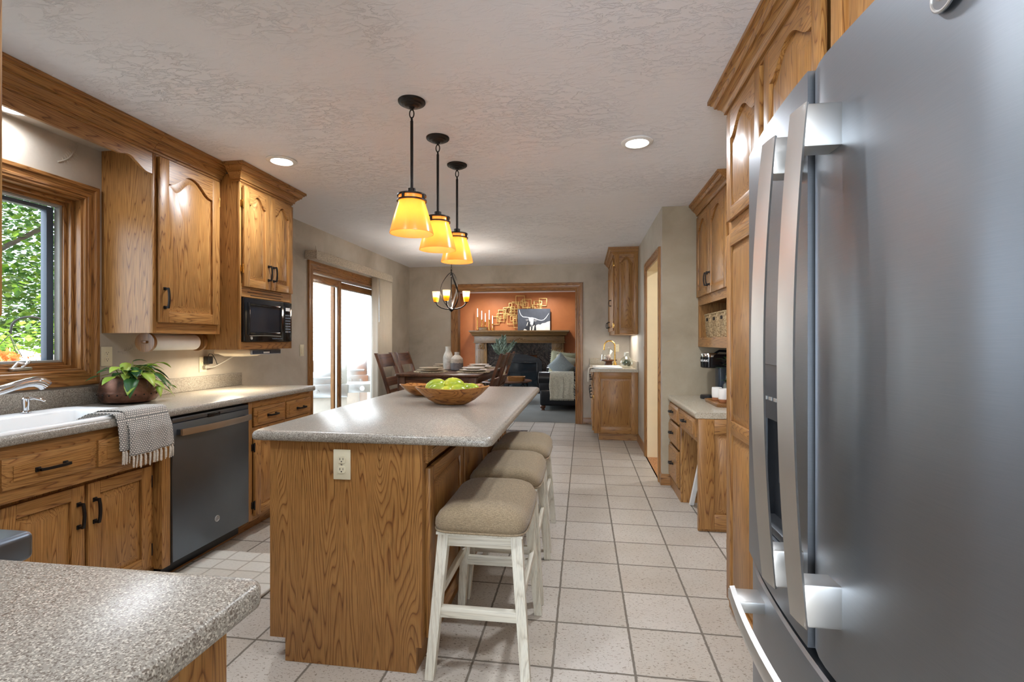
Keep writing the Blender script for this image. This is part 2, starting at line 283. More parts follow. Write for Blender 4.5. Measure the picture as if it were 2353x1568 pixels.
    def mold(s, path, prof, mp, closed=False, mi=None):          # profile [(offset, h)] swept along a 2D path with mitres; offset goes to the left of the path
        P = [Vector(p) for p in path]; m = len(P); loops = []
        for i in range(m):
            a = P[i] - P[i - 1] if (i > 0 or closed) else P[1] - P[0]; b = P[(i + 1) % m] - P[i] if (i < m - 1 or closed) else P[m - 1] - P[m - 2]
            a.normalize(); b.normalize(); na = Vector((-a.y, a.x)); nb = Vector((-b.y, b.x)); q = (na + nb) / max(.2, 1 + na.dot(nb))
            loops.append([mp(P[i] + q * o, h) for o, h in prof])
        if closed: loops.append(loops[0])
        return s.loft(loops, not closed, not closed, mi=mi)
    def build(s, name, mat, parent=None, smooth=True, solid=0, off=None, angle=38):
        if off is None: off = OFF.get(parent.name if parent else None, Vector((0, 0, 0)))
        me = bpy.data.meshes.new(name); me.from_pydata([p - off for p in s.v], [], [f for f, _ in s.f])
        for m in (mat if isinstance(mat, (list, tuple)) else [mat]): me.materials.append(m)
        me.polygons.foreach_set('material_index', [m for _, m in s.f])
        if s.uv:
            ul = me.uv_layers.new(name='UVMap')
            for k, cs in s.uv.items():
                for li, c in zip(me.polygons[k].loop_indices, cs): ul.data[li].uv = c
        bm = bmesh.new(); bm.from_mesh(me); bmesh.ops.recalc_face_normals(bm, faces=bm.faces[:]); bm.to_mesh(me); bm.free()
        if smooth:
            me.shade_smooth(); me.set_sharp_from_angle(angle=math.radians(angle))
        me.update(); o = bpy.data.objects.new(name, me); COL.objects.link(o)
        if parent: o.parent = parent; OFF[o.name] = off
        elif off.length: o.location = off
        if solid:
            md = o.modifiers.new('thickness', 'SOLIDIFY'); md.thickness = solid; md.offset = 0
        return o
def tag(o, label=None, cat=None, group=None, kind=None):
    for k, v in (('label', label), ('category', cat), ('group', group), ('kind', kind)):
        if v: o[k] = v
    return o
def thing(name, label, cat, loc=(0, 0, 0), group=None, local=False, rz=0):
    o = bpy.data.objects.new(name, None); COL.objects.link(o); o.location = loc; o.rotation_euler = (0, 0, rz); o.empty_display_size = .1
    OFF[o.name] = Vector((0, 0, 0)) if local else Vector(loc)
    return tag(o, label, cat, group)
def single(mb, name, mat, label, cat, loc=None, group=None, **k):
    o = mb.build(name, mat, None, off=Vector(loc or (0, 0, 0)), **k); return tag(o, label, cat, group)
def struct(name, mb, mat, parent=None, **k):
    o = mb.build(name, mat, parent, **k)
    if not parent: o['kind'] = 'structure'
    return o
def copy_tree(o, parent=None):
    c = o.copy(); COL.objects.link(c)
    if parent: c.parent = parent
    for ch in [x for x in COL.objects if x.parent == o]: copy_tree(ch, c)
    return c
def dup(root, loc, label, rz=None):
    c = copy_tree(root); c.location = loc; c['label'] = label
    if rz is not None: c.rotation_euler = (0, 0, rz)
    return c
def text(parent, name, body, F, u, v, n, size, mat, ext=.0006, align='CENTER', bold=0):
    cu = bpy.data.curves.new(name, 'FONT'); cu.body = body; cu.size = size; cu.extrude = ext; cu.align_x = align; cu.align_y = 'CENTER'; cu.offset = bold
    to = bpy.data.objects.new(name, cu); COL.objects.link(to); dg = bpy.context.evaluated_depsgraph_get()
    me = bpy.data.meshes.new_from_object(to.evaluated_get(dg)); bpy.data.objects.remove(to)
    off = OFF.get(parent.name, Vector((0, 0, 0))); me.transform(Matrix.Translation(-off) @ F @ Matrix.Translation((u, v, n)))
    me.materials.clear(); me.materials.append(mat); o = bpy.data.objects.new(name, me); COL.objects.link(o); o.parent = parent; OFF[o.name] = off; return o
def plight(name, loc, power, color=(1, .8, .55), r=.03):
    d = bpy.data.lights.new(name, 'POINT'); d.energy = power; d.color = color; d.shadow_soft_size = r
    o = bpy.data.objects.new(name, d); COL.objects.link(o); o.location = loc; return o
def axis_of(F): return 0 if abs(F[0][0]) > .5 else 1
def woods(F, W=None): W = W or OAK; return [W[2], W[axis_of(F)]]

# ------------------------------------------------------------------ joinery
def arch_v(x, u0, u1, top, depth):
    t_ = abs((x - (u0 + u1) / 2) / ((u1 - u0) / 2)); b = 0 if t_ > .93 else .5 * (1 + math.cos(PI * (t_ / .93) ** 1.15))
    return top - depth * (1 - b)
def pull(parent, F, u, v, L, vert=True, n0=.02, mat=None, name='handle'):
    mb = MB(F); h = L / 2
    for s_ in (-1, 1):
        c = (u, v + s_ * (h - .008)) if vert else (u + s_ * (h - .008), v)
        mb.box((c[0] - .0095, c[1] - .0095, n0), (c[0] + .0095, c[1] + .0095, n0 + .006), .002); mb.box((c[0] - .006, c[1] - .006, n0), (c[0] + .006, c[1] + .006, n0 + .026), .0015)
    lo = []
    for k in range(9):
        a = -h + .002 + (L - .004) * k / 8; e = .024 + .007 * (1 - (2 * k / 8 - 1) ** 2)
        q = [(-.0055, e - .004), (.0055, e - .004), (.0055, e + .004), (-.0055, e + .004)]
        lo.append([((u + x, v + a) if vert else (u + a, v + x)) + (n0 + y,) for x, y in q])
    mb.loft(lo); return mb.build(name, mat or BRONZE, parent)
def hinge(parent, F, u, v, n0=.0, mat=None):
    mb = MB(F); mb.cyl((u, v - .03, n0 + .014), (u, v + .03, n0 + .014), .0055, n=10); mb.box((u - .014, v - .022, n0), (u + .004, v + .022, n0 + .008), .001)
    return mb.build('hinge', mat or BRASS, parent)
def door(parent, F, u0, v0, u1, v1, arch=0, s=.056, tk=.02, n0=0.0, mid=None, name='door', W=None, glass=False):
    mb = MB(F); b = .003; mb.box((u0, v0, n0), (u0 + s, v1, n0 + tk), b, mi=0); mb.box((u1 - s, v0, n0), (u1, v1, n0 + tk), b, mi=0)
    mb.box((u0 + s, v0, n0), (u1 - s, v0 + s, n0 + tk), b, mi=1); a0, a1 = u0 + s, u1 - s; top = v1 - s * .85
    K = 24 if arch else 1
    def panels(lo_v, topf):
        xs = [a0 + (a1 - a0) * k / K for k in range(K + 1)]
        def loop(ins, n):
            x0, x1 = a0 + ins, a1 - ins; X = [x0 + (x1 - x0) * k / K for k in range(K + 1)]
            return [(x0, lo_v + ins, n), (x1, lo_v + ins, n)] + [(x, topf(x, x0, x1) - ins, n) for x in X[::-1]]
        if glass:
            return
        m_ = min(.038, (a1 - a0) * .2); mb.loft([loop(-.004, n0 + .002), loop(-.004, n0 + .005), loop(.007, n0 + .005), loop(m_, n0 + tk - .0015), loop(m_ + .0015, n0 + tk - .0005)], cap1=True, mi=0)
    if arch:
        xs = [a0 + (a1 - a0) * k / K for k in range(K + 1)]
        mb.prism([(x, arch_v(x, a0, a1, top, arch)) for x in xs] + [(a1, v1), (a0, v1)], n0, n0 + tk, mi=1)
    else: mb.box((a0, v1 - s, n0), (a1, v1, n0 + tk), b, mi=1); top = v1 - s
    if mid:
        mb.box((a0, mid - s / 2, n0), (a1, mid + s / 2, n0 + tk), b, mi=1); panels(v0 + s, lambda x, p, q: mid - s / 2)
        panels(mid + s / 2, (lambda x, p, q: arch_v(x, p, q, top, arch)) if arch else (lambda x, p, q: top))
    else: panels(v0 + s, (lambda x, p, q: arch_v(x, p, q, top, arch)) if arch else (lambda x, p, q: top))
    return mb.build(name, woods(F, W), parent)
def drawer(parent, F, u0, v0, u1, v1, n0=0.0, name='drawer', bv=.022):
    mb = MB(F)
    def lp(i, n): return [(u0 + i, v0 + i, n), (u1 - i, v0 + i, n), (u1 - i, v1 - i, n), (u0 + i, v1 - i, n)]
    mb.loft([lp(0, n0), lp(0, n0 + .010), lp(.002, n0 + .011), lp(bv, n0 + .0185), lp(bv + .0005, n0 + .022)], mi=1); return mb.build(name, woods(F), parent)
CROWN = [(-.012, 2.345), (.007, 2.345), (.007, 2.358), (.018, 2.359), (.018, 2.368), (.022, 2.376), (.031, 2.388), (.043, 2.396), (.043, 2.404), (.054, 2.405), (.056, 2.415), (.062, 2.424), (.070, 2.428), (.070, 2.436), (.080, 2.437), (.080, CH - .001), (-.012, CH - .001)]
def crown(parent, path, name='crown_molding', W=None):
    mb = MB(); mb.mold(path, CROWN, lambda p, h: (p.x, p.y, h)); ax = 1 if abs(path[-1][1] - path[0][1]) > abs(path[-1][0] - path[0][0]) else 0
    return mb.build(name, OAK[ax], parent, angle=25)
CASE = [(0, 0), (0, .012), (.006, .016), (.018, .014), (.022, .018), (.034, .018), (.038, .014), (.056, .016), (.066, .022), (.084, .022), (.088, .016), (.088, 0)]
def casing(name, F, u0, v0, u1, v1, sides='LTRB', W=None, wd=.088, prof=None, parent=None):
    k = wd / .088; pr = [(o * k, h) for o, h in (prof or CASE)]; mb = MB(F); W = W or TRIMW
    if 'B' in sides: pts, cl = [(u0, v0), (u0, v1), (u1, v1), (u1, v0)], True
    else: pts, cl = [(u0, v0), (u0, v1), (u1, v1), (u1, v0)], False
    P = [Vector(p) for p in pts]; m = len(P); C = Vector(((u0 + u1) / 2, (v0 + v1) / 2))
    for i in range(m if cl else m - 1):
        p, q = P[i], P[(i + 1) % m]; vert = abs(p.x - q.x) < 1e-6
        loops = []
        for e, r in ((p, i), (q, (i + 1) % m)):
            dx = -1 if e.x < C.x else 1; dy = (1 if e.y > C.y else -1) if (cl or e.y > C.y) else 0
            loops.append([(e.x + dx * o, e.y + dy * o, h) for o, h in pr])
        mb.loft(loops, mi=0 if vert else 1)
    return struct(name, mb, woods(F, W), parent, angle=20)
def outlet(label, F, u, v, loc, wd=.07, ht=.115, group=None, decora=False):
    r = thing('light_switch' if decora else 'wall_outlet', label, 'light switch' if decora else 'outlet', loc, group); mb = MB(F); mb.box((u - wd / 2, v - ht / 2, .0005), (u + wd / 2, v + ht / 2, .006), .003); mb.build('cover_plate', IVORY, r)
    if decora:
        mb = MB(F); mb.box((u - .017, v - .034, .006), (u + .017, v + .034, .009), .001); mb.build('rocker', IVORY, r); return r
    for s_ in (1, -1):
        mb = MB(F); c = v + s_ * .0195; mb.prism([(u + .0172 * math.cos(a) * (1 if abs(math.cos(a)) < .9 else 1), c + min(.0135, max(-.0135, .0172 * math.sin(a)))) for a in [2 * PI * k / 28 for k in range(28)]], .006, .0085); rc = mb.build('receptacle', IVORY, r)
        mb = MB(F); mb.box((u - .0075, c - .002, .0083), (u - .0055, c + .007, .0089)); mb.box((u + .0055, c - .001, .0083), (u + .0075, c + .007, .0089)); mb.cyl((u, c - .007, .0083), (u, c - .007, .0089), .0026, n=10); mb.build('slot', BLACKP, rc)
    mb = MB(F); mb.cyl((u, v, .006), (u, v, .0075), .003, n=10); mb.build('screw', STEEL, r); return r

# ------------------------------------------------------------------ the shell
W = -2.77; YF = 7.63; CT = CH + .1
def wallbox(name, boxes, mat, **k):
    mb = MB()
    for a, b in boxes: mb.box(a, b)
    return struct(name, mb, mat, smooth=False, **k)
wallbox('floor', [((-2.93, -3.3, -.1), (1.52, 7.69, 0))], TILE)
wallbox('ceiling', [((-2.93, -3.3, CH), (1.52, 7.77, CT + .15))], CEIL)
wallbox('wall_left', [((W - .16, -3.3, 0), (W, .95, CH)), ((W - .16, .95, 0), (W, 2.395, 1.10)), ((W - .16, .95, 2.07), (W, 2.395, CH)), ((W - .16, 2.395, 0), (W, 4.74, CH)), ((W - .16, 4.74, 2.02), (W, 6.57, CH)), ((W - .16, 6.57, 0), (W, YF, CH))], PLASTER)
wallbox('wall_far', [((-2.93, YF, 0), (-1.985, YF + .14, CH)), ((-1.985, YF, 2.075), (-.098, YF + .14, CH)), ((-.098, YF, 0), (1.52, YF + .14, CH))], PLASTER)
wallbox('wall_right', [((.69, 4.5, 0), (.81, 4.65, CH)), ((.69, 4.65, 2.045), (.81, 5.555, CH)), ((.69, 5.555, 0), (.81, YF, CH))], PLASTER)
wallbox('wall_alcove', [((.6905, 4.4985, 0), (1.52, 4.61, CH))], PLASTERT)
wallbox('wall_fridge_side', [((1.39, -3.3, 0), (1.52, 4.5, CH))], PLASTER)
wallbox('wall_back', [((W, -.08, 0), (-.60, .03, CH)), ((-.60, -.08, 2.3), (1.39, .03, CH))], PLASTER)
wallbox('wall_back_room', [((-2.93, -3.42, 0), (-2.5, -3.3, CH)), ((-2.5, -3.42, 0), (.1, -3.3, .7)), ((-2.5, -3.42, 2.2), (.1, -3.3, CH)), ((.1, -3.42, 0), (1.52, -3.3, CH))], PLASTER)  # window opening added for the fill lamp outside it
# carved fern reliefs in the plaster
def fern(parentless, x, y, z, L, a0, n=9, cur=.5):
    mb = MB(); pts = []
    for k in range(13):
        t_ = k / 12; a = a0 + cur * math.sin(2.6 * t_ - .6)
        pts.append((y, z)); y += math.cos(a) * L / 12; z += math.sin(a) * L / 12
    mb.tube([(x, p[0], p[1]) for p in pts], .0045, 6)
    for k in range(2, 12):
        for s_ in (-1, 1):
            p = pts[k]; q = pts[k - 1]; d = math.atan2(p[1] - q[1], p[0] - q[0]) + s_ * 1.15; l = L * .16 * (1 - abs(k - 6) / 9)
            mb.tube([(x, p[0], p[1]), (x, p[0] + math.cos(d) * l * .55, p[1] + math.sin(d) * l * .55), (x, p[0] + math.cos(d + s_ * .25) * l, p[1] + math.sin(d + s_ * .25) * l)], [.0032, .0026, .0012], 5)
    return mb
tag(fern(None, W, 2.255, 2.225, .20, .75).build('plaster_fern_relief', PLASTER), 'fern frond carved in the plaster above the sink window', 'wall relief', 'carved ferns')
tag(fern(None, W, 2.60, 1.205, .17, .2).build('plaster_fern_relief', PLASTER), 'small carved fern behind the paper towel holder', 'wall relief', 'carved ferns')
tag(fern(None, W, 4.80, 2.17, .10, 1.2).build('plaster_fern_relief', PLASTER), 'small carved fern above the blind valance', 'wall relief', 'carved ferns')
# soffit over the sink, behind the valance
wallbox('ceiling_soffit', [((W, 1.0, 2.37), (-2.45, 2.49, CH))], PLASTER)
# opening casing to the living room + jamb lining
mb = MB(); F = FF(YF)
mb.box((-1.985, YF - .001, 0), (-1.965, YF + .142, 2.065), mi=0); mb.box((-.118, YF - .001, 0), (-.098, YF + .142, 2.065), mi=0); mb.box((-1.985, YF - .001, 2.055), (-.098, YF + .142, 2.075), mi=1)
struct('trim_3', mb, woods(F, TRIMW), smooth=False)
casing('trim_1', F, -1.968, 0, -.115, 2.058, wd=.11)
# doorway to the hall
F = FR(.69); casing('trim_2', F, -5.545, 0, -4.66, 2.035, wd=.085)
mb = MB(); mb.box((.692, 4.65, .001), (.812, 4.662, 2.035)); mb.box((.692, 5.545, .001), (.812, 5.557, 2.035)); mb.box((.692, 4.65, 2.033), (.812, 5.557, 2.047)); struct('door_2', mb, CREAM, smooth=False)
wallbox('hall_floor', [((.69, 4.61, -.1), (3.2, 5.62, .001))], WOODFL); COL.objects['hall_floor'].name = 'floor_hall'
wallbox('wall_hall', [((.815, 5.56, 0), (3.2, 5.68, CH)), ((3.1, 4.6, 0), (3.2, 5.6, CH)), ((.81, 4.61, 0), (3.2, 4.64, CH))], CREAM)
wallbox('ceiling_hall', [((.81, 4.5, CH), (3.2, 5.7, CT))], WHITEM)
# baseboards
BB = [(0, 0), (.014, 0), (.014, .075), (.009, .088), (.006, .098), (0, .098)]
def baseboard(name, path):
    mb = MB(); mb.mold(path, BB, lambda p, h: (p.x, p.y, h)); ax = 1 if abs(path[-1][1] - path[0][1]) > abs(path[-1][0] - path[0][0]) else 0; return struct(name, mb, TRIMW[ax])
baseboard('baseboard_left', [(W, 4.64), (W, 3.69)]); baseboard('baseboard_left_far', [(W, YF), (W, 6.67)])
baseboard('baseboard_far', [(-2.09, YF), (W, YF)]); baseboard('baseboard_far_right', [(.15, YF), (0.0, YF)])
baseboard('baseboard_right', [(.69, 5.64), (.69, 6.42)]); baseboard('baseboard_corner', [(.775, 4.5), (.69, 4.5), (.69, 4.572)])

# ------------------------------------------------------------------ living room shell
wallbox('floor_living', [((-3.2, 7.69, -.1), (2.4, 12.1, .004))], CARPET)
wallbox('ceiling_living', [((-3.27, YF + .14, CH), (2.4, 12.2, CT))], CEIL)
wallbox('wall_fireplace', [((-3.27, 12.0, 0), (2.4, 12.12, CH))], ORANGE)
wallbox('wall_living_left', [((-3.27, 7.77, 0), (-3.15, 8.5, CH)), ((-3.27, 8.5, 0), (-3.15, 11.2, .5)), ((-3.27, 8.5, 2.2), (-3.15, 11.2, CH)), ((-3.27, 11.2, 0), (-3.15, 12.0, CH))], ORANGE)
wallbox('wall_living_right', [((2.3, 7.77, 0), (2.4, 12.0, CH))], ORANGE)
wallbox('wall_living_near', [((-3.27, YF + .02, 0), (-2.93, YF + .14, CH)), ((1.52, YF + .02, 0), (2.4, YF + .14, CH))], PLASTER)

# ------------------------------------------------------------------ kitchen window
F = FL(W); Y0, Y1, Z0, Z1 = .95, 2.395, 1.10, 2.07
r = casing('window_1', F, Y0 + .008, Z0 + .008, Y1 - .008, Z1 - .008, 'LTRB', wd=.085)
def ring(mb, F, u0, v0, u1, v1, wd, n0, n1, mi=(0, 1), b=.002):
    mb.box((u0, v0, n0), (u0 + wd, v1, n1), b, mi=mi[0]); mb.box((u1 - wd, v0, n0), (u1, v1, n1), b, mi=mi[0]); mb.box((u0 + wd, v0, n0), (u1 - wd, v0 + wd, n1), b, mi=mi[1]); mb.box((u0 + wd, v1 - wd, n0), (u1 - wd, v1, n1), b, mi=mi[1])
mb = MB(F); ring(mb, F, Y0, Z0, Y1, Z1, .018, -.161, .001); ring(mb, F, Y0 + .017, Z0 + .017, Y1 - .017, Z1 - .017, .02, -.12, -.04); ring(mb, F, Y0 + .036, Z0 + .036, Y1 - .036, Z1 - .036, .018, -.12, -.065)
struct('window_jamb', mb, woods(F, TRIMW), r, off=Vector((0, 0, 0)))
yl, yr, zl, zr = Y0 + .052, Y1 - .052, Z0 + .052, Z1 - .052; ym = (yl + yr) / 2
for k, (a, b) in enumerate(((yl, ym), (ym, yr))):
    mb = MB(F); ring(mb, F, a, zl, b, zr, .014, -.115, -.078, (0, 0)); struct('screen_frame', mb, FRAMEG, r, off=Vector((0, 0, 0)))
    mb = MB(F); A_, B_, C_, D_ = a + .014, b - .014, zl + .002, zr - .014; mb.box((A_, C_, -.155), (A_ + .04, D_, -.116), .002); mb.box((B_ - .036, C_, -.155), (B_, D_, -.116), .002); mb.box((A_ + .04, C_, -.155), (B_ - .036, C_ + .012, -.116), .002); mb.box((A_ + .04, D_ - .022, -.155), (B_ - .036, D_, -.116), .002); struct('sash', mb, plain('sash_blue_grey', (74, 84, 98), .45) if k == 0 else MATS['sash_blue_grey'], r, off=Vector((0, 0, 0)))
    mb = MB(F); mb.box((a + .05, zl + .01, -.137), (b - .045, zr - .03, -.133)); struct('pane', mb, PANE, r, off=Vector((0, 0, 0)), smooth=False)
mb = MB(F); u = 2.10; z = Z0 + .0205; mb.box((u - .045, z, -.045), (u + .045, z + .016, -.012), .004); mb.tube([(u - .03, z + .014, -.03), (u - .012, z + .04, -.025), (u + .012, z + .035, -.02)], [.008, .007, .006]); mb.tube([(u + .004, z + .018, -.02), (u + .03, z + .040, -.02)], .007); mb.sphere((u + .032, z + .042, -.02), .010)
struct('window_crank', mb, STEELB, r, off=Vector((0, 0, 0)))

# ------------------------------------------------------------------ patio door, blinds, switch
D0, D1, DZ = 4.74, 6.57, 2.02
r = casing('door_1', F, D0 + .008, 0, D1 - .008, DZ - .008, wd=.085)
mb = MB(F); mb.box((D0, 0, -.161), (D0 + .022, DZ, .001), mi=0); mb.box((D1 - .022, 0, -.161), (D1, DZ, .001), mi=0); mb.box((D0 + .022, DZ - .03, -.161), (D1 - .022, DZ, .001), mi=1); struct('door_jamb', mb, woods(F, TRIMW), r, off=Vector((0, 0, 0)))
mb = MB(F); mb.box((D0, 0, -.161), (D1, .03, -.001)); mb.box((D0 + .022, .03, -.10), (D1 - .022, .04, -.09)); mb.box((D0 + .022, DZ - .045, -.10), (D1 - .022, DZ - .03, -.05)); struct('door_track', mb, STEEL, r, off=Vector((0, 0, 0)))
for a, b, n in ((D0 + .022, 5.475, -.075), (5.40, D1 - .022, -.13)):
    mb = MB(F); wd = .072; mb.box((a, .04, n - .02), (a + (.03 if n > -.1 else wd), DZ - .045, n + .022), .004, mi=0); mb.box((b - wd, .04, n - .02), (b, DZ - .045, n + .022), .004, mi=0); mb.box((a + .03, .04, n - .02), (b - wd, .16, n + .022), .004, mi=1); mb.box((a + .03, DZ - .115, n - .02), (b - wd, DZ - .045, n + .022), .004, mi=1)
    sh = struct('sliding_sash', mb, woods(F, TRIMW), r, off=Vector((0, 0, 0)))
    mb = MB(F); mb.box((a + .03, .15, n - .006), (b - wd + .005, DZ - .11, n + .002)); struct('pane', mb, PANE, sh, off=Vector((0, 0, 0)), smooth=False)
    mb = MB(F); ring(mb, F, a + .03, .16, b - wd, DZ - .115, .012, n - .012, n + .012, (0, 0)); struct('glazing_bead', mb, STEEL, sh, off=Vector((0, 0, 0)))
mb = MB(F); mb.box((D0 + .026, .89, -.053), (D0 + .046, 1.12, -.03), .004); mb.tube([(D0 + .036, .93, -.04), (D0 + .055, .95, -.02), (D0 + .055, 1.06, -.02), (D0 + .036, 1.08, -.04)], .008); struct('door_pull', mb, TRIMW[2], r, off=Vector((0, 0, 0)))
mb = MB(F); mb.tube([(D0 + .05, 1.02, -.11), (D0 + .09, 1.0, -.12), (D0 + .10, 1.04, -.12)], .007); struct('outer_handle', mb, STEEL, r, off=Vector((0, 0, 0)))
v = thing('vertical_blind', 'beige vertical blind with valance, stacked beside the patio door', 'window blind', (W, 5.6, 2.1))
mb = MB(F); V0, V1, VN = 4.61, 6.61, .13; mb.box((V0, 2.093, VN - .012), (V1, 2.183, VN), .002); mb.box((V0, 2.093, .002), (V0 + .012, 2.183, VN - .012), .002); mb.box((V1 - .012, 2.093, .002), (V1, 2.183, VN - .012), .002); mb.build('valance', fabric('valance_fabric', (186, 176, 160), 160), v)
mb = MB(F); mb.box((V0 + .03, 2.11, .05), (V1 - .03, 2.145, .09), .003); mb.build('head_rail', WHITEM, v)
for k in range(12):
    a = 6.15 + k * .041; mb = MB(F)
    ln = [[(a + .05 * math.sin(.35 + .02 * k) * q + .006 * (1 - q * q) * math.cos(.4), z, .07 + .043 * q * math.cos(.35)) for q in (-1, -.5, 0, .5, 1)] for z in (.05, 2.11)]
    mb.loft(ln, False, False, closed=False); mb.build('vane', VANE, v, solid=.0015)
mb = MB(F); mb.cyl((6.17, 2.11, .115), (6.17, 1.52, .118), .004, n=8); mb.build('wand', CHROME, v)
outlet('almond rocker light switch beside the patio door', F, 4.555, 1.177, (W, 4.555, 1.177), decora=True)
outlet('ivory wall outlet behind the potted plant', F, 2.525, 1.18, (W, 2.525, 1.18))
r = outlet('ivory wall outlet with a black charger plugged in', F, 3.265, 1.098, (W, 3.265, 1.098))
r = thing('charger', 'black charger and grey plug with cords at the backsplash outlet', 'charger', (W, 3.28, 1.1)); mb = MB(F); mb.box((3.262, 1.10, .0095), (3.312, 1.158, .05), .006); mb.build('adapter', BLACKP, r)
mb = MB(F); mb.tube([(3.285, 1.155, .03), (3.29, 1.175, .035), (3.315, 1.17, .04), (3.335, 1.13, .05), (3.35, 1.095, .05), (3.38, 1.1, .05), (3.40, 1.105, .06)], .0028, 6); mb.build('cord', BLACKP, r)
mb = MB(F); mb.cyl((3.265, 1.078, .0095), (3.265, 1.078, .034), .013, n=12); mb.tube([(3.265, 1.078, .034), (3.30, 1.076, .046), (3.33, 1.08, .05), (3.39, 1.11, .07), (3.44, 1.15, .11), (3.46, 1.168, .16)], [.005, .005, .0055, .0055, .005, .004], 8); mb.build('plug', plain('grey_cord', (176, 170, 160), .5), r)

# ------------------------------------------------------------------ left base run
XF = -2.15; F = FL(XF); Fs = FL(-2.205)
r = thing('sink_base_cabinet', 'oak sink base cabinet with two doors under the white sink', 'cabinet', (-2.45, 1.7, 0))
mb = MB(); mb.box((W + .002, .70, .09), (-2.226, 2.312, .70)); mb.box((-2.226, 1.12, .10), (-2.205, 2.262, .655), mi=0); mb.box((-2.226, .70, .655), (XF, 2.262, .874), .002, mi=1); mb.box((-2.226, 2.262, .09), (XF, 2.314, .874), .002, mi=0); mb.box((W + .002, .70, .70), (-2.67, 2.312, .874))
mb.build('body', [OAK[2], OAK[1]], r)
mb = MB(); mb.box((-2.6, .70, 0.001), (-2.25, 2.314, .09)); mb.build('toe_kick', OAK[1], r)
for a, b in ((1.20, 1.555), (1.57, 1.893), (1.909, 2.236)):
    d = door(r, Fs, a, .12, b, .632); lft = abs(a - 1.909) < .01
    pull(d, Fs, a + .028 if lft else b - .028, .505, .115)
    hinge(d, Fs, b + .004 if lft else a - .004, .55, mat=BRONZE); hinge(d, Fs, b + .004 if lft else a - .004, .20, mat=BRONZE)
for a, b in ((1.545, 1.900), (1.916, 2.236)):
    d = drawer(r, F, a, .708, b, .826, name='drawer_front', bv=.03)
    if a < 1.9: pull(d, F, 1.71, .764, .12, False, .0215)
r = thing('dishwasher', 'slate grey dishwasher with a curved steel bar handle', 'dishwasher', (-2.45, 2.617, 0))
mb = MB(); mb.box((-2.72, 2.32, .10), (-2.19, 2.915, .868)); mb.build('body', BLACKP, r)
mb = MB(); mb.box((-2.19, 2.319, .10), (-2.14, 2.916, .832), .004); mb.build('door', SLATED, r)
mb = MB(); mb.box((-2.19, 2.319, .834), (-2.143, 2.916, .860), .003); mb.build('control_strip', SLATED, r)
mb = MB(); mb.box((-2.144, 2.565, .829), (-2.138, 2.66, .850), .001); mb.build('vent_window', BLACKG, r)
mb = MB(); lo = []
for k in range(17):
    y = 2.342 + .552 * k / 16; x = -2.108 + .020 * (1 - (2 * k / 16 - 1) ** 2); lo.append([(x - .007, y, .768), (x + .004, y, .766), (x + .006, y, .784), (x + .004, y, .802), (x - .007, y, .800)])
mb.loft(lo); hd = mb.build('handle', STEELB, r)
for y in (2.343, 2.864): mb = MB(); mb.box((-2.141, y, .770), (-2.112, y + .029, .799), .002); mb.build('handle_post', SLATEP, hd)
def badge(parent, F, u, v, n, R):
    mb = MB(F); mb.cyl((u, v, n), (u, v, n + .002), R, n=28); b = mb.build('badge', plain('badge_grey', (150, 152, 156), .3, .8) if 'badge_grey' not in MATS else MATS['badge_grey'], parent)
    mb = MB(F); mb.tube([(u + R * .88 * math.cos(a), v + R * .88 * math.sin(a), n + .002) for a in [2 * PI * k / 28 for k in range(28)]], R * .07, 6, closed=True); mb.build('badge_ring', STEEL, b); text(b, 'badge_lettering', 'GE', F, u, v, n + .0022, R * .95, CHROME)
badge(r, FL(-2.14), 2.635, .222, .0002, .019)
mb = MB(); mb.box((-2.6, 2.32, .02), (-2.215, 2.915, .099)); mb.build('kick_plate', BLACKP, r)
mb = MB(); mb.box((-2.3, 2.316, .0005), (-2.222, 2.918, .042), .01); mb.build('kick_strip', OAK[1], r)
r = thing('base_cabinet', 'oak base cabinet with two drawers, right of the dishwasher', 'cabinet', (-2.45, 3.29, 0))
mb = MB(); mb.box((W + .002, 2.922, .09), (XF - .018, 3.655, .874)); mb.box((XF - .018, 2.92, .09), (XF, 2.962, .874), .002); mb.box((XF - .018, 3.30, .09), (XF, 3.33, .874), .002); mb.box((XF - .018, 3.625, .09), (XF, 3.657, .874), .002)
for a, b in ((.09, .13), (.655, .70), (.83, .874)): mb.box((XF - .018, 2.962, a), (XF - .0005, 3.625, b), mi=1)
mb.build('body', [OAK[2], OAK[1]], r); mb = MB(); mb.box((-2.6, 2.922, 0.001), (-2.235, 3.655, .09)); mb.build('toe_kick', OAK[1], r)
for a, b in ((2.968, 3.308), (3.326, 3.645)):
    d = drawer(r, F, a, .706, b, .828); pull(d, F, (a + b) / 2, .766, .10, False, .0215); d = door(r, F, a, .118, b, .652)
    pull(d, F, b - .03 if a < 3.1 else a + .03, .56, .1); hinge(d, F, a - .002 if a < 3.1 else b + .002, .57, mat=BRONZE); hinge(d, F, a - .002 if a < 3.1 else b + .002, .19, mat=BRONZE)
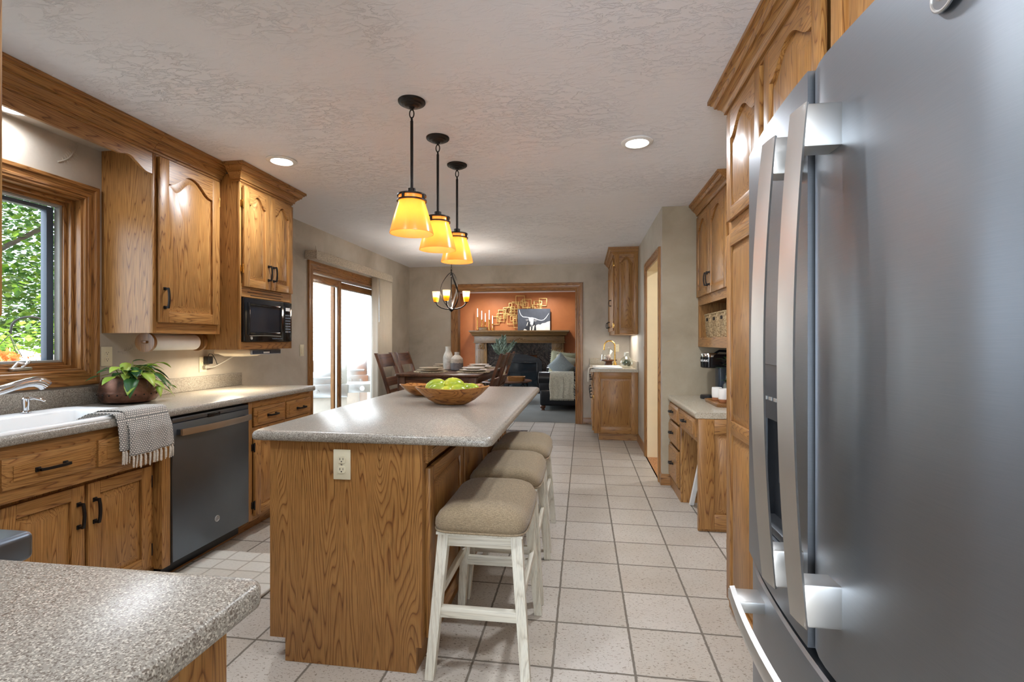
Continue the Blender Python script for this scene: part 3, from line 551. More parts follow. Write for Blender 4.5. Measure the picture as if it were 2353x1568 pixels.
# counter with a bullnose front and an opening for the sink
def nose(x0, x1, z0=.876, z1=.914, r=.016, side=1):           # profile in (x, z), rounded at x1
    p = [(x0, z0), (x1 - side * .010, z0)]
    for k in range(5): a = -PI / 2 + PI / 2 * k / 4; p.append((x1 - side * .010 + side * .010 * math.cos(a), z0 + .010 + .010 * math.sin(a)))
    for k in range(7): a = PI / 2 * k / 6; p.append((x1 - side * r + side * r * math.cos(a), z1 - r + r * math.sin(a)))
    return p + [(x0, z1)]
ct = thing('countertop', 'long speckled beige countertop along the window wall', 'countertop', (-2.45, 2.2, .876))
mb = MB()
def run(pr, y0, y1): mb.loft([[(x, y0, z) for x, z in pr], [(x, y1, z) for x, z in pr]])
run(nose(W + .001, -2.115), 2.205, 3.672); run(nose(W + .001, -2.115), .69, 1.43); run(nose(-2.185, -2.115), 1.43, 2.205); mb.box((W + .001, 1.43, .876), (-2.63, 2.205, .914)); mb.build('slab', COUNTER, ct)
mb = MB(); mb.box((W + .001, .69, .9142), (W + .02, 3.665, 1.014), .005); mb.build('backsplash', COUNTER, ct)
# sink
sk = thing('kitchen_sink', 'white drop-in enamel sink set into the counter under the window', 'sink', (-2.4, 1.82, .914)); mb = MB()
def rr(x0, y0, x1, y1, z, r, n=6):
    p = []
    for cx, cy, a0 in ((x1 - r, y1 - r, 0), (x0 + r, y1 - r, PI / 2), (x0 + r, y0 + r, PI), (x1 - r, y0 + r, 1.5 * PI)):
        for k in range(n + 1): a = a0 + PI / 2 * k / n; p.append((cx + r * math.cos(a), cy + r * math.sin(a), z))
    return p
lo = [rr(-2.675, 1.39, -2.140, 2.242, .9145, .05), rr(-2.675, 1.39, -2.140, 2.242, .921, .05), rr(-2.668, 1.397, -2.147, 2.235, .927, .048), rr(-2.655, 1.41, -2.158, 2.222, .928, .045), rr(-2.60, 1.45, -2.185, 2.185, .924, .06), rr(-2.59, 1.46, -2.195, 2.175, .915, .07), rr(-2.57, 1.49, -2.215, 2.15, .80, .08), rr(-2.55, 1.52, -2.235, 2.12, .745, .09), rr(-2.45, 1.65, -2.33, 1.99, .74, .05)]
mb.loft(lo, False, True); mb.build('basin', WHITEP, sk, angle=60)
mb = MB(); mb.lathe([(0, .742), (.04, .742), (.042, .746), (.03, .744), (0, .743)], (-2.39, 1.82, 0)); mb.build('drain', CHROME, sk)
fc = thing('kitchen_faucet', 'chrome pull-out kitchen faucet arching over the white sink', 'faucet', (-2.61, 1.60, .924)); mb = MB(); mb.lathe([(.031, .9285), (.031, .938), (.026, .944), (.025, .985), (.02, 1.0), (0, 1.004)], (-2.61, 1.60, 0)); mb.build('base', CHROME, fc)
mb = MB(); mb.tube([(-2.61, 1.60, .975), (-2.575, 1.66, 1.0), (-2.53, 1.74, 1.033), (-2.505, 1.80, 1.054)], [.021, .0205, .02, .0195], 16); mb.build('spout', CHROME, fc)
mb = MB(); mb.tube([(-2.51, 1.788, 1.050), (-2.50, 1.81, 1.058), (-2.493, 1.85, 1.071), (-2.488, 1.89, 1.081), (-2.484, 1.92, 1.084), (-2.48, 1.945, 1.079), (-2.478, 1.962, 1.066)], [.0202, .0198, .0195, .0205, .023, .0265, .028], 18); sh = mb.build('spray_head', CHROME, fc)
mb = MB(); mb.cyl((-2.478, 1.9622, 1.0655), (-2.4772, 1.9652, 1.0615), .0245, n=20); mb.build('spray_face', plain('spray_grey', (96, 108, 128), .4), sh)
sd = thing('soap_dispenser', 'small chrome soap pump standing on the sink rim', 'soap dispenser', (-2.635, 2.0, .926)); mb = MB(); mb.lathe([(.021, .9275), (.021, .933), (.014, .937), (.013, .955), (.016, .975), (.017, .995), (.012, 1.0), (0, 1.001)], (-2.635, 2.0, 0)); mb.build('body', CHROME, sd)
mb = MB(); mb.tube([(-2.635, 2.0, .99), (-2.622, 2.025, .995), (-2.61, 2.05, .985), (-2.604, 2.062, .976)], [.007, .0065, .006, .0055], 10); mb.build('nozzle', CHROME, sd)
# towel over the sink edge
tw = thing('hand_towel', 'grey-white woven hand towel with tassels draped over the sink edge', 'towel', (-2.14, 2.1, .93))
def towel_pt(y0, y1, back, dz, off_):
    prof = [(-2.30, .905), (-2.24, .932), (-2.17, .9335), (-2.14, .934), (-2.115, .929), (-2.104, .91), (-2.100, .88), (-2.10, .84), (-2.10, .78), (-2.10, .735 + dz)]
    L = [0]
    for k in range(1, len(prof)): L.append(L[-1] + math.dist(prof[k - 1], prof[k]))
    def fn(a, b):
        d = b * L[-1]; k = 1
        while k < len(L) - 1 and L[k] < d: k += 1
        f = (d - L[k - 1]) / (L[k] - L[k - 1]); x = prof[k - 1][0] + f * (prof[k][0] - prof[k - 1][0]); z = prof[k - 1][1] + f * (prof[k][1] - prof[k - 1][1])
        hang = max(0, (.90 - z) / .16); sp = 1 + .06 * hang; yy = (y0 + y1) / 2 + (a - .5) * (y1 - y0) * sp + .02 * b * 1; wv = hang * .009 * math.sin(a * 17) + .002 * math.sin(a * 40 + b * 30)
        return (x + max(0, wv) + off_ * min(1, hang * 3) + .002 * hang, yy, z - .004 * math.sin(a * 5) * hang + (off_ * .7 if hang == 0 else 0))
    return fn, L[-1]
for nm, y0, y1, dz, o_ in (('front_layer', 2.00, 2.235, 0, .016), ('back_layer', 1.955, 2.12, .03, .006)):
    fn, LL = towel_pt(y0, y1, 0, dz, o_); mb = MB(); mb.grid(fn, 30, 36, uv=lambda a, b, LL=LL, y0=y0, y1=y1: (a * (y1 - y0), b * LL)); ly = mb.build(nm, TOWEL, tw, solid=.004)
    mb = MB()
    for k in range(11 if nm[0] == 'f' else 3):
        p = fn((k + .5) / (11 if nm[0] == 'f' else 8), 1)
        for q in range(3):
            j = random.uniform(-.007, .007); mb.tube([p, (p[0] + .003, p[1] + j * .4, p[2] - .012), (p[0] + .002, p[1] + j, p[2] - .05 - random.random() * .014)], [.0035, .0045, .0022], 6)
    mb.build('tassels', FRINGE, ly)
# potted plant
pt = thing('potted_plant', 'green philodendron in a hammered copper pot on the counter', 'potted plant', (-2.60, 2.51, .914)); c0 = (-2.60, 2.51, .914)
mb = MB(); mb.lathe([(0, .002), (.09, .002), (.125, .012), (.142, .04), (.145, .062), (.143, .066), (.141, .075), (.134, .115), (.122, .140), (.120, .147), (.114, .147), (.112, .13), (0, .125)], c0, 40); pot = mb.build('pot', COPPER, pt)
mb = MB()
for k in range(22): a = 2 * PI * k / 22; mb.sphere((c0[0] + .1435 * math.cos(a), c0[1] + .1435 * math.sin(a), c0[2] + .054), .0045, 8, 5)
mb.build('rivets', plain('rivet_dark', (44, 38, 36), .5, .6), pot)
def leaf(mb, base, d, L, wd, droop, up=Vector((0, 0, 1)), mi=0):
    d = Vector(d).normalized(); s_ = d.cross(up).normalized(); pts = [(0, .02), (.12, .62), (.32, 1), (.58, .82), (.82, .4), (1, .02)]; rows = []
    for t_, w_ in pts:
        c = Vector(base) + d * L * t_ + Vector((0, 0, -droop * L * t_ * t_)); h = .5 * wd * w_
        rows.append([tuple(c - s_ * h + up * .18 * h), tuple(c), tuple(c + s_ * h + up * .18 * h)])
    mb.loft(rows, False, False, closed=False, mi=mi)
stem_mb = MB(); rnd = random.Random(3); leaves = []
def pleaf(tip, d, L, m):
    top = Vector((c0[0] + rnd.uniform(-.04, .04), c0[1] + rnd.uniform(-.04, .04), 1.04)); tip = Vector(tip); md = (top + tip) / 2 + Vector((0, 0, .03)); stem_mb.tube([top, md, tip], [.003, .0025, .002], 6)
    mb = MB(); L *= .80; leaf(mb, tip, d, L, L * .62, rnd.uniform(.25, .6)); mb.build('leaf', m, pt, solid=.0008)
def pv(dy, dz, dx=0): return (c0[0] + dx, c0[1] + dy, .914 + dz)
for dy, dz, dx, d, L, m in [(-.10, .21, .05, (.3, -1, .1), .12, LEAFL), (-.07, .235, .05, (.6, -.6, -.5), .11, LEAFL), (-.05, .19, .08, (.7, -.5, 0), .13, LEAFD), (0, .21, .06, (.8, .2, .2), .12, LEAFD), (.02, .235, 0, (.3, .5, .3), .10, LEAFD), (.05, .22, .06, (.6, .6, .1), .11, LEAFL), (.12, .225, .06, (.3, 1, .1), .11, LEAFL), (.10, .19, .05, (.5, .9, -.3), .12, LEAFD), (-.02, .175, .12, (.9, -.3, -.2), .13, LEAFL), (.04, .17, .12, (.9, .3, -.5), .12, LEAFD), (.08, .15, .11, (.8, .5, -.5), .12, LEAFD), (-.09, .15, .11, (.7, -.8, -.4), .14, LEAFD), (-.10, .13, .12, (.6, -.9, -.5), .12, LEAFL), (.0, .13, .15, (.9, .1, -.2), .10, LEAFL), (.05, .18, .02, (.1, .6, .4), .10, LEAFL), (-.06, .19, -.02, (-.2, -.6, .4), .10, LEAFD), (.07, .075, .155, (.5, .4, -.2), .075, LEAFL), (.03, .095, .16, (.5, -.3, -.35), .07, LEAFL), (.09, .11, .145, (.3, .4, -.5), .07, LEAFL), (.12, .09, .13, (.2, 1, .1), .08, LEAFL), (.02, .16, .05, (.5, 0, .6), .09, LEAFD), (-.03, .16, .06, (.5, -.5, .5), .10, LEAFD), (.13, .17, .04, (.3, .9, -.4), .09, LEAFL), (-.14, .16, .05, (.2, -1, -.15), .11, LEAFL)]: pleaf(pv(dy, dz, dx), d, L, m)
for k in range(26):
    a = rnd.uniform(0, 2 * PI); e = rnd.uniform(.05, .12); h_ = rnd.uniform(.15, .225)
    if math.cos(a) < -.5: a += PI
    pleaf((c0[0] + e * math.cos(a), c0[1] + 1.15 * e * math.sin(a), .914 + h_ - .25 * max(0, e - .09)), (math.cos(a), math.sin(a), rnd.uniform(-.5, .5)), rnd.uniform(.075, .10), LEAFD if k % 2 else LEAFL)
stem_mb.build('stems', STEM, pt)

# ------------------------------------------------------------------ left uppers
XU = -2.43; F = FL(XU)
r = thing('wall_cabinet', 'tall oak wall cabinet with one arched door beside the window', 'cabinet', (-2.6, 2.76, 1.316))
mb = MB(); mb.box((W + .002, 2.496, 1.316), (XU - .02, 3.018, 2.40)); mb.box((XU - .02, 2.494, 1.316), (XU, 2.519, 2.40), .002); mb.box((XU - .02, 2.98, 1.316), (XU, 3.02, 2.40), .002); mb.box((XU - .02, 2.519, 1.316), (XU - .0005, 2.98, 1.39), mi=1); mb.box((XU - .02, 2.519, 2.325), (XU - .0005, 2.98, 2.40), mi=1); mb.build('body', [OAK[2], OAK[1]], r)
d = door(r, F, 2.520, 1.378, 2.995, 2.335, .085, .065); pull(d, F, 2.553, 1.52, .125); hinge(d, F, 2.999, 2.2); hinge(d, F, 2.999, 1.5)
crown(r, [(XU, 3.018), (XU, 2.49)])
va = thing('window_valance', 'scalloped oak valance board with crown above the sink window', 'valance', (XU, 1.75, 2.28)); mb = MB(F)
mb.prism([(1.0, 2.27)] + [(2.30 + .19 * k / 16, 2.27 + .012 * math.sin(PI * min(1, k / 7)) - .045 * (.5 - .5 * math.cos(PI * max(0, min(1, (k - 5) / 9))))) for k in range(17)] + [(2.49, 2.358), (1.0, 2.358)], -.018, .0); mb.build('board', OAK[1], va); mb = MB(F); mb.box((1.0, 2.358, -.018), (2.489, CH - .001, -.006)); mb.build('frieze', OAK[1], va); crown(va, [(XU, 2.488), (XU, 1.0)])
XM = -2.285; F = FL(XM)
r = thing('microwave_cabinet', 'oak wall cabinet with two arched doors over the microwave', 'cabinet', (-2.5, 3.31, 1.212))
mb = MB(); mb.box((W + .002, 3.022, 1.212), (-2.72, 3.618, 2.40)); mb.box((-2.72, 3.022, 1.212), (XM - .02, 3.04, 2.40)); mb.box((-2.72, 3.60, 1.212), (XM - .02, 3.618, 2.40)); mb.box((-2.72, 3.04, 1.212), (XM - .02, 3.60, 1.232), mi=1); mb.box((-2.72, 3.04, 1.60), (XM - .02, 3.60, 2.40))
mb.box((XM - .02, 3.021, 1.212), (XM, 3.038, 2.40), .002); mb.box((XM - .02, 3.592, 1.212), (XM, 3.619, 2.40), .002); mb.box((XM - .02, 3.038, 1.212), (XM - .0005, 3.592, 1.262), mi=1); mb.box((XM - .02, 3.038, 1.572), (XM - .0005, 3.592, 1.66), mi=1); mb.box((XM - .02, 3.038, 2.31), (XM - .0005, 3.592, 2.40), mi=1); mb.build('body', [OAK[2], OAK[1]], r)
for a, b, l in ((3.042, 3.325, 0), (3.331, 3.606, 1)):
    d = door(r, F, a, 1.64, b, 2.325, .07, .055); pull(d, F, (a + .027) if l else (b - .027), 1.76, .115)
    if not l: hinge(d, F, 3.038, 2.2); hinge(d, F, 3.038, 1.76)
mb = MB(F)
for k, (a, b) in enumerate(((3.13, 3.48), (3.10, 3.50), (3.13, 3.48))): mb.box((a, 1.585 + .02 * k, -.001), (b, 1.589 + .02 * k, .0008))
mb.build('vent_slots', plain('slot_dark', (40, 26, 16), .8), r)
crown(r, [(W, 3.618), (XM, 3.618), (XM, 3.022), (-2.345, 3.022)], W=1)
mw = thing('microwave', 'black microwave oven built into the oak wall cabinet', 'microwave', (-2.5, 3.31, 1.25)); mb = MB(F); mb.box((3.045, 1.264, -.38), (3.585, 1.565, -.004)); mb.build('case', BLACKP, mw)
mb = MB(F); mb.box((3.041, 1.266, -.004), (3.484, 1.566, .022), .006); dr = mb.build('door', BLACKG, mw); mb = MB(F); ring(mb, F, 3.07, 1.312, 3.455, 1.535, .022, .021, .028, (0, 0), .004); mb.build('door_bezel', BLACKG, dr); mb = MB(F); mb.box((3.09, 1.33, .021), (3.43, 1.515, .0235)); mb.build('door_glass', DARKGL, dr)
mb = MB(F); mb.box((3.487, 1.266, -.004), (3.588, 1.566, .022), .006); cp = mb.build('control_panel', BLACKG, mw); mb = MB(F); mb.box((3.505, 1.50, .0215), (3.56, 1.525, .0228)); mb.build('display', DISPLAY, cp)
mb = MB(F)
for i in range(7):
    for j in range(4): mb.box((3.503 + .017 * j, 1.335 + .021 * i, .0215), (3.515 + .017 * j, 1.346 + .021 * i, .0226))
mb.build('keypad', plain('key_grey', (120, 128, 140), .5), cp)
mb = MB(F); mb.tube([(3.09 + .35 * k / 6, 1.305 + .004 * math.sin(PI * k / 6), .024) for k in range(7)], .003, 6); mb.build('trim_line', STEEL, dr); badge(mw, F, 3.108, 1.291, .0222, .012); text(mw, 'lettering', 'Turntable Microwave Oven', F, 3.40, 1.288, .0222, .011, MATS['key_grey'])
# under-cabinet radio with task light
rd = thing('under_cabinet_radio', 'almond radio mounted under the microwave cabinet', 'radio', (-2.5, 3.3, 1.17)); mb = MB(); mb.box((-2.60, 3.17, 1.178), (-2.325, 3.53, 1.2105), .006); b_ = mb.build('case', ALMOND, rd)
mb = MB(); mb.loft([[(-2.57, 3.175, 1.178), (-2.37, 3.175, 1.178), (-2.37, 3.40, 1.178), (-2.57, 3.40, 1.178)], [(-2.54, 3.20, 1.160), (-2.40, 3.20, 1.160), (-2.40, 3.36, 1.160), (-2.54, 3.36, 1.160)]]); mb.build('lamp_housing', ALMOND, rd)
FP = FL(-2.325); mb = MB(FP); mb.box((3.18, 1.172, 0), (3.525, 1.208, .012), .005); f_ = mb.build('face_panel', plain('silver_plastic', (180, 186, 194), .35, .4), rd); mb = MB(FP); mb.box((3.19, 1.177, .0115), (3.515, 1.203, .0132), .001); mb.build('button_field', plain('radio_navy', (26, 40, 66), .3), f_)
mb = MB(FP); mb.box((3.31, 1.180, .013), (3.38, 1.192, .0138)); mb.build('display', DISPLAY, f_); mb = MB(FP)
for k in list(range(7)) + list(range(12, 19)): mb.box((3.20 + .0165 * k, 1.183, .013), (3.209 + .0165 * k, 1.187, .0142)); mb.box((3.20 + .0165 * k, 1.193, .013), (3.209 + .0165 * k, 1.197, .0142))
mb.build('buttons', MATS['key_grey'], f_)
area('radio_task_light', (-2.47, 3.20, 1.157), (0, 0, 0), .12, .14, 3.4, (1, .86, .64))
ph = thing('paper_towel_holder', 'round-ended oak paper towel holder under the wall cabinet', 'paper towel holder', (-2.58, 2.8, 1.26))
for y in (2.60, 3.0):
    mb = MB(Frame((-2.58, y, 1.262), (1, 0, 0))); mb.prism([(.066 * math.cos(a), .058 * math.sin(a) if math.sin(a) < .9 else .0535) for a in [2 * PI * k / 32 for k in range(32)]], -.009, .009); e = mb.build('end_disc', DKW[2] if 0 else TRIMW[2], ph)
    if y < 2.7: mb = MB(); mb.box((-2.595, y - .02, 1.256), (-2.56, y - .0095, 1.272), .003); mb.build('peg', TRIMW[0], e)
mb = MB(); mb.cyl((-2.58, 2.592, 1.262), (-2.58, 3.008, 1.262), .012, n=14); mb.build('dowel', TRIMW[1], ph)
mb = MB(Matrix(((1, 0, 0, -2.58), (0, 0, 1, 2.63), (0, 1, 0, 1.262), (0, 0, 0, 1)))); mb.lathe([(.013, 0), (.049, 0), (.050, .003), (.050, .335), (.049, .338), (.013, .338), (.013, 0)], n=36); single(mb, 'paper_towel_roll', PAPER, 'white paper towel roll on the oak under-cabinet holder', 'paper towels', (-2.58, 2.8, 1.262))
# near-left upper cabinet, counter run, base and range along the back wall
r = thing('wall_cabinet', 'oak wall cabinet edge close at the left side of the photo', 'cabinet', (-.9, .2, 1.292)); mb = MB(); mb.box((-1.02, .034, 1.292), (-.572, .395, 2.40)); mb.build('body', OAK[2], r); door(r, Frame((0, .397, 0), (-1, 0, 0)), .575, 1.294, 1.015, 2.33, .07); crown(r, [(-1.02, .417), (-.572, .417), (-.572, .034)])
ct = thing('countertop', 'speckled countertop corner in the foreground beside the range', 'countertop', (-.75, .36, .876)); mb = MB(); pr = nose(.034, .686)
P = []
lo = []
for e, (x, y) in ((0, (-1.015, .034)), ):
    pass
def corner_loop(ins, z):                                        # plan outline with a rounded outer corner
    p = [(-1.015, .034), (-.470 - ins, .034)]
    for k in range(7): a = PI / 2 * k / 6; R = .028; p.append((-.470 - R + (R - ins) * math.cos(a), .686 - R + (R - ins) * math.sin(a)))
    return [(x, y, z) for x, y in p + [(-1.015, .686 - ins)]]
mb.loft([corner_loop(.008, .876), corner_loop(.002, .879), corner_loop(0, .886), corner_loop(0, .902), corner_loop(.003, .909), corner_loop(.010, .914)]); mb.build('slab', COUNTER, ct, angle=50)
mb = MB(); mb.box((-1.015, .034, .9142), (-.48, .054, 1.014), .004); mb.build('backsplash', COUNTER, ct)
r = thing('base_cabinet', 'oak base cabinet under the foreground countertop', 'cabinet', (-.75, .33, 0)); mb = MB(); mb.box((-1.012, .036, .09), (-.528, .628, .874)); mb.build('body', OAK[2], r); Fp = FL(-.528); mb = MB(Fp); ring(mb, Fp, .036, .09, .648, .874, .085, 0, .018); mb.loft([[(.115, .17, .001), (.568, .17, .001), (.568, .795, .001), (.115, .795, .001)], [(.121, .175, .004), (.562, .175, .004), (.562, .789, .004), (.121, .789, .004)]], mi=0); mb.build('end_panel', woods(Fp), r)
Fb = Frame((0, .63, 0), (-1, 0, 0)); door(r, Fb, .545, .12, 1.0, .68); drawer(r, Fb, .545, .70, 1.0, .84); mb = MB(); mb.box((-1.012, .1, 0.001), (-.57, .57, .09)); mb.build('toe_kick', OAK[0], r)
r = thing('range', 'slate range whose front edge shows behind the foreground counter', 'range', (-1.4, .36, 0)); mb = MB(); mb.box((-1.785, .036, .02), (-1.022, .66, .885)); mb.build('body', SLATEP, r); mb = MB(); mb.box((-1.785, .036, .886), (-1.022, .68, .918), .004); mb.build('cooktop', BLACKG, r)
mb = MB(); mb.box((-1.79, .672, .862), (-1.018, .790, .916), .012, 4); mb.build('control_bezel', SLATED, r); mb = MB(); mb.box((-1.785, .66, .25), (-1.022, .70, .80), .005); mb.build('oven_door', SLATE, r); mb = MB(); mb.tube([(-1.74, .70, .78), (-1.74, .745, .785), (-1.07, .745, .785), (-1.07, .70, .78)], .012, 10); mb.build('handle', BLACKP, r); mb = MB(); mb.box((-1.79, .66, .80), (-1.03, .76, .862), .004); mb.build('control_underside', BLACKP, r)
# runner rug
mb = MB(); mb.grid(lambda a, b: (-2.19 + .62 * a, 1.30 + 1.386 * b, .008 + .0012 * math.sin(b * 60) + .001 * math.sin(a * 21 + b * 9)), 24, 70); single(mb, 'kitchen_runner', RUNNER, 'cream woven kitchen runner on the tiles by the sink', 'rug', (-1.88, 2, 0), solid=.01)

# ------------------------------------------------------------------ island
r = thing('kitchen_island', 'oak kitchen island cabinet carrying the large speckled countertop', 'kitchen island', (-.92, 2.8, 0)); mb = MB()
F = FF(1.81); mb = MB(F); mb.prism([(-1.17, .001), (-.63, .001), (-.63, .10), (-.607, .10), (-.607, .874), (-1.236, .874), (-1.236, .092), (-1.17, .092)], -.02, 0); mb.build('end_panel', wood('island_oak_veneer', 2, OL, OM, OD, .36, 4.0, 84, .85, .12), r)
mb = MB(); mb.box((-1.17, 1.831, .001), (-.63, 3.76, .10)); mb.box((-1.236, 1.831, .10), (-.625, 3.78, .874)); mb.build('body', OAK[2], r)
F = FL(-.607); mb = MB(F); mb.box((1.831, .10, -.017), (3.78, .17, 0), mi=1); mb.box((1.831, .80, -.017), (3.78, .874, 0), mi=1)
ys = [1.831, 2.385, 2.425, 2.93, 2.97, 3.475, 3.515]
for a, b in ((1.831, 1.87), (2.375, 2.43), (2.92, 2.975), (3.465, 3.52), (3.74, 3.78)): mb.box((a, .17, -.017), (b, .80, -.0002), mi=0)
mb.build('face_frame', woods(F), r)
for a, b in ((1.85, 2.385), (2.42, 2.93), (2.965, 3.475), (3.51, 3.76)):
    drawer(r, F, a, .795, b, .868, name='drawer_front'); door(r, F, a, .115, b, .775)
F2 = FR(-1.236)
for a, b in ((1.85, 2.32), (2.34, 2.80), (2.82, 3.28), (3.30, 3.76)): d = door(r, F2, -b, .115, -a, .68); pull(d, F2, -b + .03, .58, .1); d = drawer(r, F2, -b, .70, -a, .85); pull(d, F2, -(a + b) / 2, .775, .1, False, .0215)
ct = thing('island_countertop', 'large speckled grey-beige island countertop with rounded edges', 'countertop', (-.82, 2.8, .876)); mb = MB(); X0, X1, A, B = -1.312, -.333, 1.787, 3.822
mb.loft([rr(X0 + i, A + i, X1 - i, B - i, z, .03) for i, z in ((.008, .8765), (.002, .879), (0, .885), (0, .898), (.004, .908), (.014, .914))]); mb.build('slab', COUNTER, ct, angle=50)
outlet('ivory double outlet on the end panel of the island', FF(1.81), -.929, .789, (-.929, 1.81, .789), .071, .117)
# bowls of fruit
def bowl(name, label, c, rx, ry, h, sd, dents):
    mb = MB(); n = 56; rn = random.Random(sd); ph = [rn.uniform(0, 6) for _ in range(3)]
    def lp(k, z, dz=0):
        o = []
        for j in range(n):
            a = 2 * PI * j / n; wv = 1 + k * (.05 * math.sin(2 * a + ph[0]) + .035 * math.sin(3 * a + ph[1]) + .02 * math.sin(5 * a + ph[2])); d = 1
            for da, dw, dd in dents: q = (a - da + PI) % (2 * PI) - PI; d -= dd * k * math.exp(-(q / dw) ** 2)
            zz = z + dz * (math.sin(2 * a + ph[1]) * .5 + .5 * math.sin(a + ph[0])) - sum(.12 * h * k * k * math.exp(-(((a - da + PI) % (2 * PI) - PI) / dw) ** 2) for da, dw, dd in dents if dz)
            o.append((c[0] + rx * k * wv * d * math.cos(a), c[1] + ry * k * wv * d * math.sin(a), c[2] + zz))
        return o
    out = [(.02, .001), (.36, .001), (.44, .006), (.62, h * .28), (.80, h * .58), (.93, h * .85), (1.0, h)]
    inn = [(.975, h + .002), (.90, h * .86), (.74, h * .56), (.52, h * .30), (.30, h * .2), (.02, h * .18)]
    mb.loft([lp(k, z, .012 * (z / h) ** 2 if z > h * .5 else 0) for k, z in out + inn]); return single(mb, name, BOWLW, label, 'bowl', c, 'live-edge wooden bowls', angle=70)
bc = (-.735, 2.70, .914); bowl('wooden_bowl', 'live-edge wooden bowl holding green mangoes on the island', bc, .205, .135, .098, 4, [(2.75, .22, .10), (.35, .2, .12)])
bowl('wooden_bowl', 'empty smaller wooden bowl behind the fruit bowl on the island', (-1.02, 3.10, .914), .17, .13, .075, 9, [(2.9, .3, .08)])
fl = ['mango at the far left of the fruit bowl', 'small mango peeking from the middle back of the fruit bowl', 'plump mango on top at the bowl centre', 'mango at the left front of the fruit bowl', 'pale green mango at the front centre of the bowl', 'green mango right of centre at the front of the bowl', 'yellow-green mango at the right end of the bowl', 'mango mostly hidden low at the back right of the bowl']
for k, (dx, dy, dz, L, rz) in enumerate([(-.105, .055, .095, .062, .5), (-.035, .075, .095, .05, 1.2), (.015, .025, .105, .062, .25), (-.075, -.028, .080, .058, -.5), (-.005, -.045, .074, .052, .9), (.055, -.035, .078, .055, .2), (.11, .0, .082, .055, -.4), (.07, .055, .080, .052, .8)]):
    mb = MB(Matrix.Rotation(rz, 4, 'Z') @ Matrix.Rotation(.25 * ((k % 3) - 1), 4, 'Y')); pr = [(0, -1.0), (.30, -.95), (.58, -.72), (.76, -.35), (.80, 0), (.74, .35), (.58, .66), (.34, .90), (.12, .99), (0, 1.0)]
    lo = [[(z * L, r_ * L * .92 * math.cos(2 * PI * j / 20), r_ * L * .86 * math.sin(2 * PI * j / 20)) for j in range(20)] for r_, z in [(max(r_, .002), z) for r_, z in pr]]; mb.loft(lo)
    o = single(mb, 'mango', FRUIT, fl[k], 'fruit', None, 'mangoes in the wooden bowl', angle=80); o.location = (bc[0] + dx, bc[1] + dy, bc[2] + dz)
# ------------------------------------------------------------------ stools
st = thing('counter_stool', 'nearest of the three beige padded stools with whitewashed legs', 'stool', (-.388, 2.04, 0), 'saddle stools along the island', local=True)
def stool_parts(st, W=WWW):
    sx, sy = .178, .24
    mb = MB(); rows = []; n = 44
    def sup(u, v, z, e): return [(u * (abs(math.cos(a)) ** e) * (1 if math.cos(a) > 0 else -1), v * (abs(math.sin(a)) ** e) * (1 if math.sin(a) > 0 else -1), z) for a in [2 * PI * k / n + PI / n for k in range(n)]]
    def sad(lp, k):  # saddle curve along y: dips at centre, rises at the two short ends, falls over x
        return [(x, y, z + k * (.020 * (abs(y) / sy) ** 2 - .014 * (abs(x) / sx) ** 2)) for x, y, z in lp]
    lo = [sad(sup(sx * a, sy * b, z, .28), k) for a, b, z, k in ((.90, .93, .545, 0), (.99, .995, .55, 0), (1.03, 1.02, .568, .2), (1.02, 1.01, .588, .5), (.95, .96, .610, 1), (.82, .86, .625, 1), (.6, .66, .634, 1), (.3, .35, .638, 1), (.02, .02, .639, 1))]
    mb.loft(lo); seat = mb.build('seat', TWEED, st, angle=60)
    mb = MB(); mb.tube([p for p in sup(sx * 1.012, sy * 1.005, .551, .28)], .0045, 6, closed=True); mb.build('piping', TWEED, seat)
    mb = MB(); mb.box((-sx * .93, -sy * .94, .535), (sx * .93, sy * .94, .5448)); mb.build('seat_board', W[1], st)
    tx, ty, bx, by = .140, .196, .182, .246
    for sxx in (-1, 1):
        for syy in (-1, 1):
            mb = MB(); h = .0195; lo = []
            for f in (0, 1):
                cx = sxx * (bx + (tx - bx) * f); cy = syy * (by + (ty - by) * f); z = .002 + .533 * f; hh = h * (.88 + .18 * f); lo.append([(cx - hh, cy - hh, z), (cx + hh, cy - hh, z), (cx + hh, cy + hh, z), (cx - hh, cy + hh, z)])
            mb.loft(lo); mb.build('leg', W[2], st)
    def at(z): f = (z - .002) / .533; return bx + (tx - bx) * f, by + (ty - by) * f
    for s_ in (-1, 1):
        x, y = at(.51); mb = MB(); mb.box((-x + .018, s_ * y - .011, .487), (x - .018, s_ * y + .011, .533), .002); mb.build('apron', W[0], st); mb = MB(); mb.box((s_ * x - .011, -y + .018, .487), (s_ * x + .011, y - .018, .533), .002); mb.build('apron', W[1], st)
        x, y = at(.245); mb = MB(); mb.box((-x + .016, s_ * y - .013, .226), (x - .016, s_ * y + .013, .266), .003); mb.build('footrest', W[0], st)
        x, y = at(.30); mb = MB(); mb.box((s_ * x - .010, -y + .016, .285), (s_ * x + .010, y - .016, .318), .003); mb.build('side_rail', W[1], st)
stool_parts(st)
dup(st, (-.388, 2.628, 0), 'middle of the three beige padded island stools'); dup(st, (-.388, 3.216, 0), 'farthest of the three beige padded island stools')
